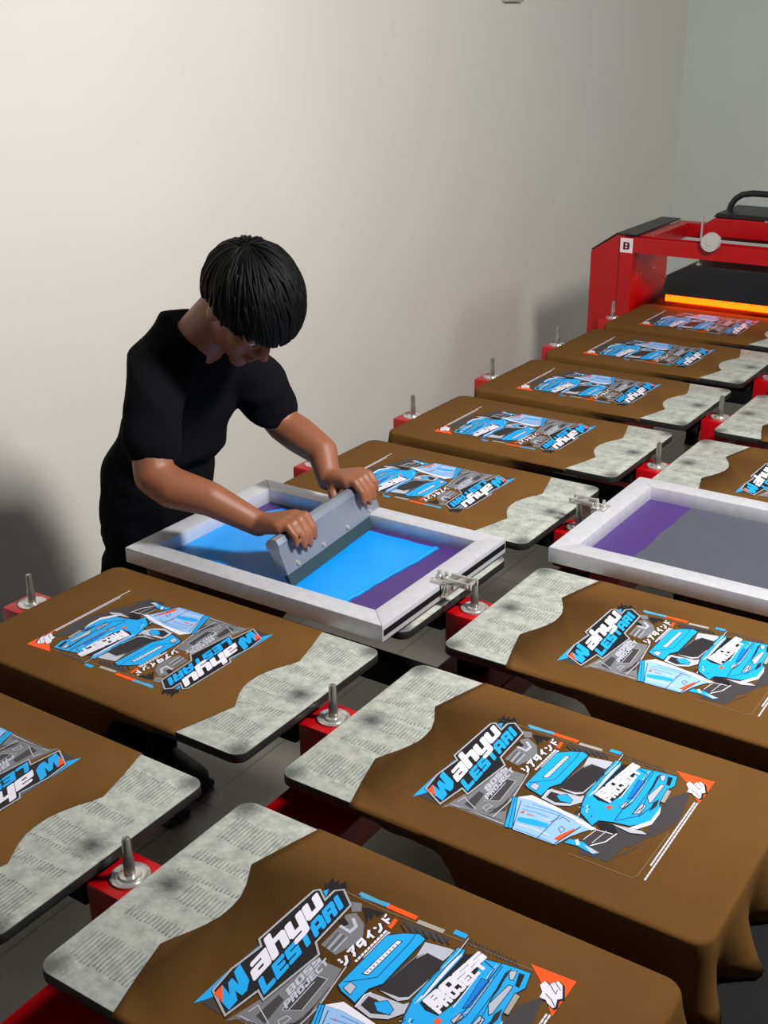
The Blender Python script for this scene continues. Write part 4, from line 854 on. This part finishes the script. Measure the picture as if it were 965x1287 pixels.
for i in range(640):
    a = rnd.uniform(-pi, pi); el0 = rnd.uniform(0.0, 1.5); tw = rnd.uniform(-.35, .35); lift = rnd.uniform(.985, 1.035); ext = rnd.uniform(-.16, .06)
    path = []; el = el0
    while el > -1.45 and len(path) < 40:
        d = POLE @ Vector((cos(el) * cos(a), cos(el) * sin(a), sin(el)))
        if d.z < hairline(math.atan2(d.y, d.x)) + ext: break
        path.append(d); el -= 0.07; a += tw * 0.05
    if len(path) < 5: continue
    path = path[:26]; n = len(path)
    pts = [H(-.006 + .113 * d.x * lift, .095 * d.y * lift, .034 + .100 * d.z * lift) for d in path]
    q = rnd.uniform(.6, 1.0); tube(hb, pts, [max(.0005, q * .0044 * min(1, 2.6 * sin(pi * (k + .15) / (n - .4)) ** .7 if 0 < (k + .15) / (n - .4) < 1 else .1)) for k in range(n)], 5)
obj('hair', hb, M['hair'], man, smooth=True)
# t-shirt
def wr(p):
    f_ = noise.noise((p.x * 6 + p.z * 9, p.y * 9 - p.z * 5, p.z * 2.5)); return max(-0.002, 0.009 * (0.75 - abs(f_) * 2.2)) + 0.002 * noise.noise((p.x * 16, p.y * 16 + p.z * 9, p.z * 12))
c = BM()
hull(c, (-.842, 1.118, .82, .094), (-.85, 1.225, .82, .092), (-.820, 1.112, .95, .085), (-.768, 1.142, 1.07, .080), (-.775, 1.215, 1.07, .080), (-.79, 1.13, .86, .07), (-.80, 1.20, .86, .07))
hull(c, (-.768, 1.142, 1.07, .080), (-.775, 1.215, 1.07, .080), (-.678, 1.075, 1.225, .068), (-.685, 1.235, 1.215, .078), (-.668, 1.10, 1.262, .048), (-.662, 1.18, 1.260, .048), (-.73, 1.11, 1.05, .075), (-.73, 1.2, 1.05, .075))
limb(c, (-.672, 1.045, 1.232, .062), (-.642, .990, 1.170, .059), (-.622, .964, 1.108, .061)); limb(c, (-.662, 1.258, 1.225, .066), (-.618, 1.302, 1.145, .062), (-.600, 1.318, 1.100, .061))
col = [(-.652 + .062 * cos(a), 1.138 + .066 * sin(a), 1.296 - .030 * cos(a)) for a in [2 * pi * i / 20 for i in range(21)]]
hull(c, *[a + (.010,) for a in col], (-.69, 1.06, 1.235, .06), (-.68, 1.22, 1.23, .06))
ts = fuse('t_shirt', c, 0.008, 4, M['black_cloth'], man, wr)
# trousers and shoes
c = BM(); hull(c, (-.835, 1.13, .90, .066), (-.868, 1.215, .90, .090), (-.84, 1.13, .84, .070), (-.875, 1.225, .84, .092))
for y, dx in ((1.108, 0.0), (1.235, -0.03)): limb(c, (-.85, y + (.012 if y < 1.15 else -.01), .86, .070), (-.905 + dx, y, .50, .076), (-.955 + dx, y, .28, .070), (-.97 + dx, y, .09, .062))
fuse('trousers', c, 0.009, 4, M['trouser_cloth'], man, wr)
for y, dx in ((1.108, 0.0), (1.235, -0.03)):
    c = BM(); hull(c, (-.985 + dx, y, .058, .046), (-.93 + dx, y, .056, .045), (-.82 + dx, y, .040, .036)); box(c, -1.03 + dx, -.79 + dx, y - .044, y + .044, 0.001, .022, 0.006)
    fuse('shoe', c, 0.006, 3, M['shoe'], man)

# ---------------------------------------------------------------- small fixture high on the wall
bm = BM(); box(bm, XW, XW + 0.03, 3.92, 4.06, 1.945, 2.03, 0.006); box(bm, XW + 0.03, XW + 0.04, 3.95, 4.03, 1.96, 2.015, 0.004)
o = obj('wall_fixture', bm, M['knob']); o['label'] = 'small grey fixture high on the left wall at the top edge'; o['category'] = 'fixture'
